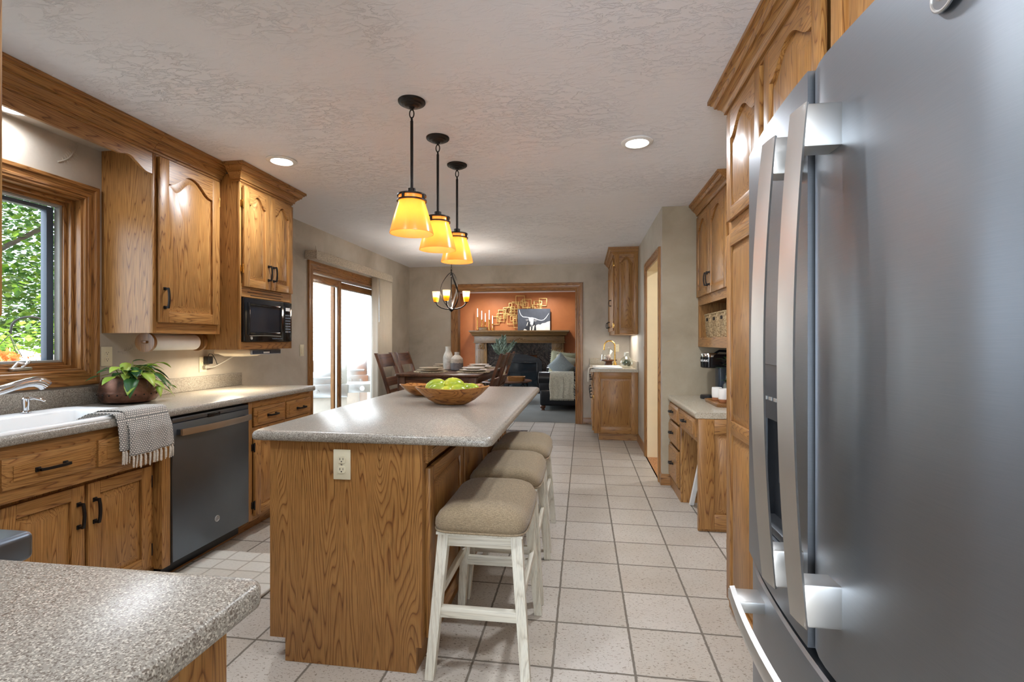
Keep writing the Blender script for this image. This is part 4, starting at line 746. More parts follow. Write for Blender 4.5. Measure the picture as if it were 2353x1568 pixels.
# ------------------------------------------------------------------ pendants, ceiling cans, chandelier
def pendant(y, label):
    x = -.838; r = thing('pendant_lamp', label, 'pendant lamp', (x, y, CH), 'amber glass pendants over the island'); mb = MB()
    mb.lathe([(0, -.036), (.012, -.036), (.014, -.030), (.030, -.028), (.034, -.024), (.036, -.022), (.048, -.020), (.050, -.015), (.052, -.013), (.064, -.011), (.067, -.007), (.067, -.0005), (0, -.0005)], (x, y, CH), 36); mb.build('canopy', BRONZE, r)
    mb = MB(); L = [(x + .011 * math.cos(a), y, CH - .062 + .021 * math.sin(a)) for a in [2 * PI * k / 20 for k in range(20)]]; mb.tube(L, .003, 8, closed=True); mb.sphere((x, y, CH - .04), .006, 10, 6); mb.tube([(x, y + .009 * math.cos(a), CH - .09 + .009 * math.sin(a)) for a in [2 * PI * k / 16 for k in range(16)]], .003, 8, closed=True); mb.build('link', BRONZE, r)
    mb = MB(); mb.cyl((x, y, CH - .098), (x, y, 1.985), .0075, n=14); mb.cyl((x, y, 2.022), (x, y, 1.955), .02, n=20); mb.build('rod', BRONZE, r)
    mb = MB()
    for z, R in ((1.988, .0715), (1.962, .0735)): mb.lathe([(R - .008, -.0035), (R, -.0035), (R, .0035), (R - .008, .0035), (R - .008, -.0035)], (x, y, z), 36)
    mb.lathe([(.001, 1.9915), (.065, 1.9915), (.065, 1.9885), (.001, 1.9885)], (x, y, 0), 36)
    for k in range(4): a = PI / 4 + PI / 2 * k + .5; mb.box((x + .069 * math.cos(a) - .006, y + .069 * math.sin(a) - .006, 1.962), (x + .069 * math.cos(a) + .006, y + .069 * math.sin(a) + .006, 1.988), .001)
    mb.build('shade_ring', BRONZE, r); mb = MB(); mb.lathe([(.0645, 1.984), (.065, 1.955), (.086, 1.885), (.1065, 1.805), (.107, 1.80), (.1045, 1.80), (.1035, 1.806), (.083, 1.886), (.062, 1.955), (.0615, 1.984)], (x, y, 0), 48); mb.build('lamp_shade', AMBER, r)
    mb = MB(); mb.lathe([(0, 1.838), (.012, 1.84), (.026, 1.855), (.030, 1.875), (.026, 1.898), (.014, 1.918), (.012, 1.945), (0, 1.946)], (x, y, 0), 20); mb.build('bulb', BULB, r)
pendant(2.342, 'nearest of the three amber glass pendants above the island'); pendant(2.783, 'middle of the three amber glass pendants above the island'); pendant(3.227, 'farthest of the three amber glass pendants above the island')
def can(x, y, z, label, power, R=.094, name='recessed_light', group='recessed ceiling lights'):
    r = thing(name, label, 'ceiling light', (x, y, z), group); mb = MB(); mb.lathe([(R * .70, -.001), (R, -.001), (R * 1.0, -.005), (R * .93, -.010), (R * .72, -.012), (R * .66, -.006), (R * .66, -.001)], (x, y, z), 40); mb.build('trim_ring', WHITEM, r)
    mb = MB(); mb.lathe([(0, -.0085), (R * .4, -.0085), (R * .68, -.0065)], (x, y, z), 32); mb.build('lens', LENS, r)
    o = area('can_light', (x, y, z - .016), (0, 0, 0), R * 1.3, R * 1.3, power, (.87, .925, 1), 'DISK', math.radians(165)); return r
can(-1.955, 2.985, CH, 'lit recessed ceiling light near the oak wall cabinets', 8.5); can(.318, 3.01, CH, 'lit recessed ceiling light near the refrigerator side', 13)
can(-2.655, 1.965, 2.37, 'lit recessed light tucked behind the window valance', 1.3, .075)
for x, y in ((-1.2, .95), (.0, 1.2), (-1.2, -1.6), (.4, -1.6)): can(x, y, CH, 'recessed ceiling light out of view near the back of the kitchen', 7)
can(1.5, 5.1, CH, 'added unseen fill light in the hall ceiling beyond the doorway', 7)  # unseen lamp added to brighten the cream hall wall
cx, cy = -1.645, 6.05; r = thing('chandelier', 'bronze chandelier with amber cup shades above the dining table', 'chandelier', (cx, cy, CH)); mb = MB()
mb.lathe([(0, -.03), (.05, -.025), (.06, -.001), (0, -.001)], (cx, cy, CH), 24); mb.build('canopy', BRONZE, r)
mb = MB(); z = CH - .03
while z > 2.17:
    k = int((CH - z) * 100) % 2; mb.tube([(cx + (.008 * math.cos(a) if k else 0), cy + (0 if k else .008 * math.cos(a)), z - .015 + .015 * math.sin(a)) for a in [2 * PI * q / 12 for q in range(12)]], .002, 6, closed=True); z -= .025
mb.build('chain', BRONZE, r); mb = MB(); mb.cyl((cx, cy, 2.17), (cx, cy, 1.665), .006, n=10); mb.lathe([(0, 1.63), (.012, 1.645), (.02, 1.65), (.03, 1.662), (.032, 1.672), (.02, 1.68), (.008, 1.70)], (cx, cy, 0), 20); mb.sphere((cx, cy, 2.10), .018); mb.sphere((cx, cy, 2.13), .012); mb.build('stem', BRONZE, r)
for k in range(3):
    a0 = .9 + 2 * PI * k / 3; mb = MB(); lo = []
    for q in range(25):
        t_ = q / 24; z = 2.13 - .45 * t_; rad = .018 + .118 * math.sin(PI * min(1, t_ * .98)) ** .8; a = a0 + .9 * t_; c = Vector((cx + rad * math.cos(a), cy + rad * math.sin(a), z)); tg = Vector((-math.sin(a), math.cos(a), 0)); rn = Vector((math.cos(a), math.sin(a), 0)); lo.append([tuple(c - tg * .011 - rn * .002), tuple(c + tg * .011 - rn * .002), tuple(c + tg * .011 + rn * .002), tuple(c - tg * .011 + rn * .002)])
    mb.loft(lo); mb.build('strap', BRONZE, r)
for k, a in enumerate((PI + .08, -.05, -1.62)):
    ux, uy = math.cos(a), math.sin(a); mb = MB(); mb.tube([(cx + ux * d, cy + uy * d, z) for d, z in ((.01, 1.675), (.07, 1.675), (.13, 1.69), (.175, 1.72), (.195, 1.755))], .0085, 10); mb.lathe([(0, 1.753), (.022, 1.753), (.024, 1.762), (0, 1.764)], (cx + ux * .195, cy + uy * .195, 0), 18); am = mb.build('arm', BRONZE, r)
    mb = MB(); mb.lathe([(.028, 1.764), (.036, 1.80), (.047, 1.89), (.0475, 1.895), (.045, 1.893), (.034, 1.80), (.026, 1.766)], (cx + ux * .195, cy + uy * .195, 0), 28); mb.build('cup_shade', AMBERF, am); mb = MB(); mb.sphere((cx + ux * .195, cy + uy * .195, 1.845), (.016, .016, .03), 12, 8); mb.build('bulb', CBULB, am)
plight('chandelier_glow', (cx, cy, 1.80), 13, (1, .92, .80), .09)

# ------------------------------------------------------------------ refrigerator wall
FX = .69; F = FR(FX); YP = 2.482
def upper_pair(r, y0, y1, z0=1.83, z1=2.33): return door(r, F, -y1, z0, -y0, z1, .075, .058)
r = thing('pantry_cabinet', 'tall oak pantry cabinet standing between refrigerator and desk', 'cabinet', (1.0, 2.0, 0)); mb = MB(); mb.box((FX + .02, 1.475, .001), (1.386, YP, 2.40))
for a, b in ((YP - .036, YP), (1.965, 2.015), (1.475, 1.50)): mb.box((FX, a, .001), (FX + .02, b, 2.40), .002)
for z0, z1 in ((.001, .10), (1.765, 1.835), (2.32, 2.40)): mb.box((FX + .0005, 1.50, z0), (FX + .02, YP - .036, z1), mi=1)
mb.build('body', woods(F), r)
for a, b in ((2.012, 2.452), (1.52, 1.968)): upper_pair(r, a, b); d = door(r, F, -b, .06, -a, 1.765, 0, .06, mid=.872); hinge(d, F, -b - .002, 1.6); hinge(d, F, -b - .002, .3)
crown(r, [(1.386, YP), (FX, YP)] if 0 else [(FX, 1.475), (FX, YP), (1.386, YP)])
r = thing('over_fridge_cabinet', 'oak cabinet with arched doors above the refrigerator', 'cabinet', (1.0, 1.0, 1.82)); mb = MB(); mb.box((FX + .02, .50, 1.815), (1.386, 1.473, 2.40)); mb.box((FX, .50, 1.815), (FX + .02, 1.473, 1.835), mi=1); mb.box((FX, .50, 2.32), (FX + .02, 1.473, 2.40), mi=1); mb.box((FX, .50, 1.835), (FX + .02, .53, 2.32)); mb.box((FX, 1.45, 1.835), (FX + .02, 1.473, 2.32)); mb.build('body', woods(F), r); upper_pair(r, 1.005, 1.462); upper_pair(r, .53, .985); crown(r, [(FX, .50), (FX, 1.474)])
fr = thing('refrigerator', 'slate grey french-door refrigerator with long bar handles', 'refrigerator', (.9, 1.0, 0)); mb = MB(); mb.box((.515, .595, .03), (1.33, 1.452, 1.772), .006); mb.build('body', SLATEP, fr)
def bowed(y0, y1, z0, z1, name, par, n=14, x0=.424, mat=SLATE):
    mb = MB(); lo = []; c, hw = 1.008, .452
    pts = [(.51, y0), (.51, y1)] + [(x0 + .035 * ((y - c) / hw) ** 2 + (.010 if k in (0, n) else .003 if k in (1, n - 1) else 0), y) for k, y in [(k, y1 + (y0 - y1) * (k / n if 0 < k < n else k / n)) for k in range(n + 1)]]
    for z, ins in ((z0, .006), (z0 + .006, 0), (z1 - .006, 0), (z1, .006)): lo.append([(x + ins, y, z) for x, y in pts])
    mb.loft(lo); return mb.build(name, mat, par, angle=30)
bowed(.589, 1.004, .685, 1.785, 'door', fr)
# far door with a dispenser niche: built as segments around the opening
dn = (1.09, 1.33, .815, 1.215)
mb = MB(); n = 16; c, hw = 1.008, .452
def fx(y): return .424 + .035 * ((y - c) / hw) ** 2
def seg(mb, y0, y1, z0, z1, m=6):
    pts = [(.51, y0), (.51, y1)] + [(fx(y1 + (y0 - y1) * k / m), y1 + (y0 - y1) * k / m) for k in range(m + 1)]; mb.loft([[(x, y, z0) for x, y in pts], [(x, y, z1) for x, y in pts]])
seg(mb, 1.012, dn[0], .685, 1.785); seg(mb, dn[1], 1.458, .685, 1.785); seg(mb, dn[0], dn[1], .685, dn[2]); seg(mb, dn[0], dn[1], dn[3], 1.785); dr = mb.build('door', SLATE, fr, angle=20)
mb = MB(); mb.box((.48, dn[0] + .001, dn[2]), (.51, dn[1] - .001, dn[3]), 0); mb.box((fx(1.24) + .004, dn[0] + .0005, 1.085), (.50, dn[1] - .0005, dn[3] - .0005), .002); dsp = mb.build('dispenser', plain('dispenser_dark', (58, 60, 64), .45), dr)
mb = MB(); q0 = .462; mb.box((.478, dn[0] + .002, dn[2] + .001), (.482, dn[1] - .002, 1.084)); mb.box((q0, dn[0] + .001, dn[2] + .001), (.478, dn[0] + .003, 1.084)); mb.box((q0, dn[1] - .003, dn[2] + .001), (.478, dn[1] - .001, 1.084)); mb.build('niche_liner', BLACKP, dsp); mb = MB(); mb.box((fx(1.25) + .004, dn[0] + .001, dn[2] + .0005), (.50, dn[1] - .001, dn[2] + .02), .004); mb.build('drip_tray', SLATEP, dsp); mb = MB(); mb.box((.462, 1.16, .93), (.475, 1.26, 1.08), .004); mb.build('paddle', BLACKP, dsp)
mb = MB()
for k in range(5): mb.box((fx(1.24) + .0022, 1.14 + .03 * k, 1.13), (fx(1.24) + .0042, 1.155 + .03 * k, 1.138))
mb.build('dispenser_icons', STEEL, dsp)
bowed(.589, 1.458, .07, .668, 'freezer_drawer', fr); mb = MB(); mb.box((.47, .60, .669), (.51, 1.45, .684)); mb.build('gasket', BLACKP, fr)
mb = MB(); mb.box((.53, .60, .004), (1.32, 1.45, .068)); mb.build('base_grille', BLACKP, fr)
def barhandle(y0, y1, name, zt=1.672, zb=.785, xo=.372):
    mb = MB(); lo = []
    for k in range(25):
        t_ = k / 24; z = zb + (zt - zb) * t_; x = xo - .022 * (1 - (2 * t_ - 1) ** 2); lo.append([(x + .004, y0 + .0045, z), (x - .001, y0 + .0005, z), (x - .006, (y0 + y1) / 2, z), (x - .008, y1 - .003, z), (x + .004, y1, z)])
    mb.loft(lo); h = mb.build(name, STEEL, fr)
    for z0, z1 in ((zb + .002, zb + .075), (zt - .075, zt - .002)): mb = MB(); mb.box((xo - .004, y0 + .003, z0), (fx((y0 + y1) / 2) + .004, y1 - .003, z1), .004); mb.build('handle_bracket', STEEL, h)
barhandle(.888, .942, 'handle'); barhandle(1.026, 1.08, 'handle')
mb = MB(); lo = []
for k in range(21):
    t_ = k / 20; y = .70 + .64 * t_; x = .374 - .024 * (1 - (2 * t_ - 1) ** 2); lo.append([(x + .012, y, .600), (x, y, .602), (x - .004, y, .620), (x, y, .638), (x + .012, y, .640)])
mb.loft(lo); h = mb.build('handle', STEEL, fr)
for y in (.735, 1.305): mb = MB(); mb.box((.37, y - .035, .606), (fx(y) + .004, y + .035, .634), .003); mb.build('handle_bracket', STEEL, h)
badge(fr, FR(.4378), -.672, 1.698, 0, .024)

# ------------------------------------------------------------------ desk nook
X = .76; F = FR(X)
r = thing('desk_cabinet', 'oak built-in desk with four drawers and an open kneehole', 'desk', (1.07, 4.0, 0)); mb = MB(); mb.box((X + .018, 4.03, .06), (1.386, 4.497, .752)); mb.box((X, 4.03, .001), (X + .018, 4.065, .752), .002); mb.box((X, 4.47, .001), (X + .018, 4.498, .752), .002); mb.box((X, 4.065, .001), (X + .018, 4.47, .08), mi=1); mb.box((X, 4.065, .735), (X + .018, 4.47, .752), mi=1); mb.box((X + .018, 4.03, .001), (1.386, 4.05, .06)); mb.build('body', woods(F), r)
Fp = FF(3.44); mb = MB(); mb.box((X, 3.441, .001), (1.386, 3.46, .752)); ep = mb.build('end_panel', OAK[2], r); d = door(ep, Fp, X, .02, 1.386, .750, 0, .10, tk=.018, name='raised_panel')
mb = MB(); mb.box((X, 3.46, .59), (X + .018, 4.03, .752), mi=1); mb.build('kneehole_rail', woods(F), r); mb = MB(); mb.box((1.36, 3.46, .001), (1.386, 4.03, .752)); mb.build('kneehole_back', OAK[2], r)
for y0, y1, z0, z1 in ((4.075, 4.475, .605, .735), (4.075, 4.475, .405, .585), (4.075, 4.475, .10, .385), (3.485, 4.02, .615, .738)): d = drawer(r, F, -y1, z0, -y0, z1); pull(d, F, -(y0 + y1) / 2, (z0 + z1) / 2 + .01, .085, False, .0215)
ct = thing('desk_countertop', 'cream speckled desk top under the wall cubby', 'countertop', (1.07, 3.96, .754)); mb = MB(); pr = nose(1.388, .738, .7535, .7935, .016, -1); mb.loft([[(x, 3.428, z) for x, z in pr], [(x, 4.498, z) for x, z in pr]]); mb.build('slab', COUNTER_D, ct)
X2 = .995; F = FR(X2); r = thing('desk_wall_cabinet', 'oak wall cabinet with open cubby above the desk', 'cabinet', (1.2, 4.0, 1.22)); mb = MB(); Y0_, Y1_ = 3.56, 4.497
mb.box((X2 + .02, Y0_, 1.60), (1.386, Y1_, 2.40)); mb.box((X2 + .02, Y0_, 1.22), (1.386, Y1_, 1.30), mi=1); mb.box((X2 + .02, Y0_, 1.30), (1.386, Y0_ + .02, 1.60)); mb.box((X2 + .02, Y1_ - .02, 1.30), (1.386, Y1_, 1.60)); mb.box((1.36, Y0_ + .02, 1.30), (1.386, Y1_ - .02, 1.60))
mb.box((X2, Y0_, 1.22), (X2 + .02, Y1_, 1.298), mi=1); mb.box((X2, Y0_, 1.298), (X2 + .02, Y0_ + .04, 2.40)); mb.box((X2, Y1_ - .035, 1.298), (X2 + .02, Y1_, 2.40)); mb.box((X2, Y0_ + .04, 1.575), (X2 + .02, Y1_ - .035, 1.66), mi=1); mb.box((X2, Y0_ + .04, 2.32), (X2 + .02, Y1_ - .035, 2.40), mi=1); mb.build('body', woods(F), r)
for a, b, l in ((3.585, 4.052, 0), (4.058, 4.48, 1)): d = door(r, F, -b, 1.645, -a, 2.335, .075, .058); pull(d, F, -b + .028 if not l else -a - .028, 1.76, .11)
crown(r, [(X2, Y0_), (X2, Y1_)])
def basket(y, label):
    r = thing('storage_basket', label, 'basket', (1.12, y, 1.30), 'seagrass baskets in the cubby'); x0, x1, h = 1.025, 1.30, .19; mb = MB(); w0, w1 = .088, .097
    mb.loft([rr(x0 + .012, y - w0, x1 - .01, y + w0, 1.301, .02, 3), rr(x0 + .006, y - w0 - .003, x1, y + w0 + .003, 1.35, .02, 3), rr(x0, y - w1, x1, y + w1, 1.30 + h, .022, 3), rr(x0 + .008, y - w1 + .008, x1 - .008, y + w1 - .008, 1.30 + h, .016, 3), rr(x0 + .012, y - w0 + .008, x1 - .012, y + w0 - .008, 1.31, .014, 3)], True, True); b = mb.build('body', WICKER, r)
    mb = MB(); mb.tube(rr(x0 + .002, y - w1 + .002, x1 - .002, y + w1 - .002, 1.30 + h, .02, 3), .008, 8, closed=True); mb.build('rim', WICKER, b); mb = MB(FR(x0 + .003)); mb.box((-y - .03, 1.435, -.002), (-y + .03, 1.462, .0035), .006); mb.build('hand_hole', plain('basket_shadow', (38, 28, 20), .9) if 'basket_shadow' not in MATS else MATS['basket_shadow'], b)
for y, l in ((4.315, 'seagrass basket farthest from the pantry in the cubby'), (4.10, 'middle seagrass basket in the oak cubby'), (3.885, 'seagrass basket nearest the pantry in the cubby')): basket(y, l)
ZD = .7935; kx, ky = 1.13, 4.27; r = thing('coffee_maker', 'black single-cup coffee maker on the desk corner', 'coffee maker', (kx, ky, ZD)); mb = MB(); mb.box((kx - .04, ky - .06, ZD + .001), (kx + .16, ky + .06, ZD + .30), .02, 3); mb.build('body', plain('coffee_navy_black', (34, 44, 56), .35), r)
mb = MB(); mb.lathe([(0, .001), (.062, .001), (.064, .004), (.064, .026), (.058, .032), (0, .032)], (kx - .105, ky, ZD), 28); mb.box((kx - .10, ky - .062, ZD + .001), (kx + .05, ky + .062, ZD + .03), .006); mb.build('drip_base', BLACKP, r)
mb = MB(); mb.lathe([(0, .255), (.055, .255), (.066, .262), (.068, .33), (.068, .365), (.06, .37), (0, .37)], (kx - .10, ky, ZD), 32); mb.box((kx - .10, ky - .066, ZD + .262), (kx + .16, ky + .066, ZD + .368), .012, 3); hd = mb.build('brew_head', BLACKG, r)
mb = MB(); mb.lathe([(.0685, .345), (.0695, .35), (.0695, .372), (.066, .377), (.05, .377)], (kx - .10, ky, ZD), 32); mb.build('chrome_band', CHROME, hd); mb = MB(); mb.tube([(kx - .06, ky, ZD + .372), (kx - .02, ky, ZD + .395), (kx + .08, ky, ZD + .392), (kx + .14, ky, ZD + .37)], [.012, .02, .02, .012], 10, flat=.5); mb.build('lid_handle', BLACKP, hd)
kt = text(hd, 'lettering', 'KEURIG', ID, 0, 0, 0, .022, WHITEM, .0006, bold=.0004); ko = OFF[hd.name]
for vv in kt.data.vertices:
    q = vv.co + ko; an = math.radians(222) + q.x / .0687; R_ = .0687 + q.z; vv.co = Vector((kx - .10 + R_ * math.cos(an), ky + R_ * math.sin(an), ZD + .315 + q.y)) - ko
tx_, ty_ = 1.12, 3.93; r = thing('serving_tray', 'rounded wooden tray carrying mugs on the desk', 'tray', (tx_, ty_, ZD)); mb = MB(); mb.loft([rr(.955, 3.705, 1.30, 4.085, ZD + .001, .03), rr(.945, 3.695, 1.31, 4.095, ZD + .022, .035), rr(.955, 3.705, 1.30, 4.085, ZD + .024, .03), rr(.97, 3.72, 1.285, 4.07, ZD + .012, .03)]); mb.build('body', TRIMW[1], r)
def mug(x, y, z, label):
    r = thing('mug', label, 'mug', (x, y, z), 'striped stoneware mugs', local=True); mb = MB(); pr = [(0, .001), (.030, .001), (.033, .006), (.037, .035), (.0385, .06)] + [(.0385 - .0007 * (k % 2) - .002 * max(0, (k - 5) / 7), .062 + .0042 * k) for k in range(10)] + [(.0345, .104), (.0325, .104), (.034, .06), (.028, .01), (0, .008)]; mb.lathe(pr, (0, 0, 0), 32); mb.build('cup', MUGM, r)
    mb = MB(); mb.tube([(.034 + .024 * math.sin(PI * k / 8), 0, .028 + .055 * k / 8) for k in range(9)], .005, 8); mb.build('mug_handle', MUGM, r); return r
m1 = mug(1.03, 4.025, ZD + .013, 'striped white mug at the far end of the wooden tray'); dup(m1, (1.045, 3.90, ZD + .013), 'striped white mug in front on the wooden tray'); dup(m1, (1.20, 3.86, ZD + .013), 'striped white mug partly hidden behind on the tray')
gj = (1.118, 3.972, ZD + .013); r = thing('glass_jar', 'clear glass canister of white sugar behind the mugs', 'jar', gj); mb = MB(); mb.lathe([(0, .001), (.05, .001), (.052, .005), (.052, .13), (.048, .14), (.045, .14), (.049, .13), (.049, .006), (0, .005)], gj, 28); mb.build('jar_body', CLEAR, r); mb = MB(); mb.lathe([(0, .007), (.047, .007), (.047, .10), (0, .104)], gj, 24); mb.build('contents', PAPER, r); mb = MB(); mb.lathe([(0, .141), (.05, .141), (.05, .15), (.02, .155), (.012, .165), (.018, .178), (0, .182)], gj, 24); mb.build('lid', CLEAR, r)
gv = (1.14, 4.148, ZD + .001); r = thing('leafy_sprig_vase', 'green leafy sprig in a clear glass bottle beside the coffee maker', 'plant', gv); mb = MB(); mb.lathe([(0, .001), (.035, .001), (.036, .005), (.036, .12), (.015, .16), (.014, .2), (.012, .2), (.013, .16), (.033, .118), (.033, .006), (0, .006)], gv, 24); mb.build('bottle', CLEAR, r)
mb = MB(); rn = random.Random(5)
for k in range(14): a = rn.uniform(0, 6.28); leaf(mb, (gv[0] + .01 * math.cos(a), gv[1] + .01 * math.sin(a), gv[2] + .15 + .014 * k), (math.cos(a), math.sin(a), .5), .085, .04, .3)
mb.build('leaves', LEAFD, r, solid=.0008); mb = MB(); mb.tube([(gv[0], gv[1], gv[2] + .02), (gv[0] + .01, gv[1], gv[2] + .2), (gv[0], gv[1] - .01, gv[2] + .33)], .002, 6); mb.build('stem', STEM, r)
# white folding step stool leaning in the kneehole
r = thing('step_stool', 'white wooden folding stool leaning inside the desk kneehole', 'step stool', (.87, 3.75, 0)); mb = MB()
for x in (.83, 1.12):
    mb = MB(); mb.loft([[(x - .014, 3.98 + d, .002), (x + .014, 3.98 + d, .002), (x + .014, 4.02 + d, .002), (x - .014, 4.02 + d, .002)] if z == 0 else [(x - .014, 3.56 + d, z), (x + .014, 3.56 + d, z), (x + .014, 3.60 + d, z), (x - .014, 3.60 + d, z)] for z, d in ((0, -.02), (.56, -.02))]); mb.build('leg', WHITEM, r)
for x in (.855, 1.095): mb = MB(); mb.loft([[(x - .01, 3.60, .002), (x + .01, 3.60, .002), (x + .01, 3.635, .002), (x - .01, 3.635, .002)], [(x - .01, 3.72, .5), (x + .01, 3.72, .5), (x + .01, 3.755, .5), (x - .01, 3.755, .5)]]); mb.build('leg', WHITEM, r)
for y, z in ((3.87, .16), (3.64, .46)): mb = MB(); mb.box((.845, y - .12, z), (1.105, y + .05, z + .025), .003); mb.build('tread', WHITEM, r)

# ------------------------------------------------------------------ wet bar at the far end
BY = 6.385; XB = .138; F = FR(XB)
r = thing('bar_base_cabinet', 'oak wet bar base cabinet with a raised end panel', 'cabinet', (.42, 7.0, 0)); mb = MB(); mb.box((XB + .02, BY + .02, .09), (.688, 7.628, .874)); mb.box((XB, BY + .02, .09), (XB + .02, 7.628, .874), mi=1); mb.build('body', woods(F), r)
Fp = FF(BY + .02); door(r, Fp, XB, .092, .688, .874, 0, .085, name='end_panel'); mb = MB(); mb.box((.20, BY + .05, .001), (.688, 7.62, .09)); mb.build('toe_kick', OAK[0], r)
for k in range(3):
    a = BY + .06 + .4 * k; d = door(r, F, -(a + .38), .115, -a, .66); pull(d, F, -a - .03, .58, .1); d = drawer(r, F, -(a + .38), .69, -a, .84, name='drawer'); pull(d, F, -a - .19, .765, .1, False, .0215)
    hinge(r, F, -a, .55) if k == 0 else None
ct = thing('bar_countertop', 'speckled wet bar countertop with short backsplash', 'countertop', (.4, 7.0, .874)); mb = MB(); mb.loft([[(x, y, z) for x, z in nose(.688, .092, .8745, .914, .014, -1)] for y in (BY - .02, 7.628)]); mb.build('slab', COUNTER_D, ct); mb = MB(); mb.box((.668, BY - .018, .9142), (.688, 7.628, 1.01), .004); mb.box((.10, 7.608, .9142), (.667, 7.628, 1.01), .004); mb.build('backsplash', COUNTER_D, ct)
r = thing('bar_sink', 'small white sink set in the wet bar counter', 'sink', (.31, 6.6, .914)); mb = MB(); mb.loft([rr(.125, 6.40, .50, 6.95, .9145, .04), rr(.125, 6.40, .50, 6.95, .931, .04), rr(.135, 6.41, .49, 6.94, .935, .04), rr(.165, 6.44, .46, 6.91, .932, .04), rr(.18, 6.46, .445, 6.89, .9175, .05), rr(.30, 6.6, .33, 6.75, .916, .01)]); mb.build('basin', WHITEP, r)
fx_, fy_ = .435, 6.98; r = thing('bar_faucet', 'brass gooseneck faucet at the wet bar', 'faucet', (fx_, fy_, .914)); mb = MB(); mb.lathe([(.034, .0005), (.034, .01), (.022, .05), (.013, .07), (.011, .08)], (fx_, fy_, .914), 20); mb.build('base', BRASS, r); mb = MB(); mb.tube([(fx_, fy_, .97), (fx_, fy_, 1.20)] + [(fx_ - .072 + .072 * math.cos(a), fy_ - .02 + 0 * a, 1.20 + .072 * math.sin(a)) for a in [PI * k / 12 for k in range(1, 13)]] + [(fx_ - .146, fy_ - .02, 1.165), (fx_ - .150, fy_ - .02, 1.145)], [.0095] * 15 + [.0125], 12); mb.build('spout', BRASS, r)
jx, jy = .575, 6.75; r = thing('terrarium_jar', 'round clear glass jar of dark moss on the wet bar', 'jar', (jx, jy, .914)); mb = MB(); mb.lathe([(0, .001), (.05, .001), (.078, .03), (.086, .07), (.075, .115), (.045, .14), (.034, .15), (.03, .20), (.034, .205), (.027, .20), (.031, .15), (.042, .138), (.072, .113), (.082, .07), (.075, .032), (.048, .006), (0, .006)], (jx, jy, .914), 32); mb.build('glass', CLEAR, r)
mb = MB(); rn = random.Random(2)
for k in range(9): mb.sphere((jx + rn.uniform(-.035, .035), jy + rn.uniform(-.035, .035), .914 + .035 + rn.uniform(0, .055)), rn.uniform(.022, .032), 12, 8)
mb.build('moss_balls', MOSS, r)
cl = (.36, 7.2, .914); r = thing('glass_cloche', 'clear glass cloche on a dark wooden stand by the bar faucet', 'cloche', cl); mb = MB(); mb.lathe([(0, .001), (.07, .001), (.06, .02), (.05, .06), (.09, .07), (.12, .075), (.12, .09), (0, .09)], cl, 28); mb.build('stand', DKW[0], r); mb = MB(); mb.lathe([(.11, .0905), (.108, .15), (.085, .21), (.04, .245), (.012, .25), (.014, .27), (0, .275)], cl, 28); mb.build('dome', CLEAR, r); mb = MB(); mb.sphere((cl[0], cl[1], cl[2] + .125), .035, 12, 8); mb.build('contents', plain('dried_flowers', (190, 170, 160), .8), r)
r = thing('bar_towel', 'small striped towel hanging over the front edge of the wet bar', 'towel', (.085, 6.5, .92)); mb = MB(); pts = [(.20, .918), (.12, .926), (.088, .922), (.079, .90), (.075, .86), (.071, .80), (.069, .745)]
mb.grid(lambda a, b: (lambda q, f: (pts[q][0] + (pts[q + 1][0] - pts[q][0]) * f - .012 * max(0, math.sin(a * 14)) * min(1, b * 2), 6.40 + .20 * a + .02 * b * (a - .5), pts[q][1] + (pts[q + 1][1] - pts[q][1]) * f))(min(5, int(b * 6)), b * 6 - min(5, int(b * 6))), 16, 18, uv=lambda a, b: (a * .2, b * .3)); mb.build('cloth', plain('bar_towel_cloth', (196, 190, 178), .9, 0, .2), r, solid=.003)
XB2 = .395; F = FR(XB2); r = thing('bar_wall_cabinet', 'oak wet bar wall cabinet with arched side panel', 'cabinet', (.55, 7.0, 1.355)); mb = MB(); mb.box((XB2 + .02, BY + .02, 1.355), (.688, 7.628, 2.40)); mb.box((XB2, BY + .018, 1.355), (XB2 + .02, 7.628, 1.41), mi=1); mb.box((XB2, BY + .018, 2.32), (XB2 + .02, 7.628, 2.40), mi=1); mb.box((XB2, BY + .018, 1.41), (XB2 + .02, BY + .06, 2.32)); mb.box((XB2, 7.58, 1.41), (XB2 + .02, 7.628, 2.32)); mb.build('body', woods(F), r)
door(r, FF(BY + .02), XB2, 1.357, .688, 2.395, .08, .058, name='side_panel')
for k in range(3): a = BY + .05 + .40 * k; d = door(r, F, -(a + .39), 1.40, -a, 2.325, .06, .05); pull(d, F, -(a + .36), 1.50 if k else 1.78, .09); hinge(d, F, -a + .002, 1.47); hinge(d, F, -a + .002, 2.25)
crown(r, [(.688, BY + .02), (XB2, BY + .02), (XB2, 7.628)])
outlet('ivory outlet on the far wall behind the bar faucet', FF(YF), .505, 1.165, (.505, YF, 1.165))
r = thing('door_strike', 'small brass strike plate on the hall doorway wall', 'hardware', (.69, 5.72, 1.2)); mb = MB(FR(.6895)); mb.box((-5.735, 1.17, 0), (-5.70, 1.21, .012), .003); mb.build('plate', BRASS, r)
area('bar_task_light', (.55, 6.9, 1.35), (0, 0, 0), .2, .8, 3.0, (1, .93, .82))

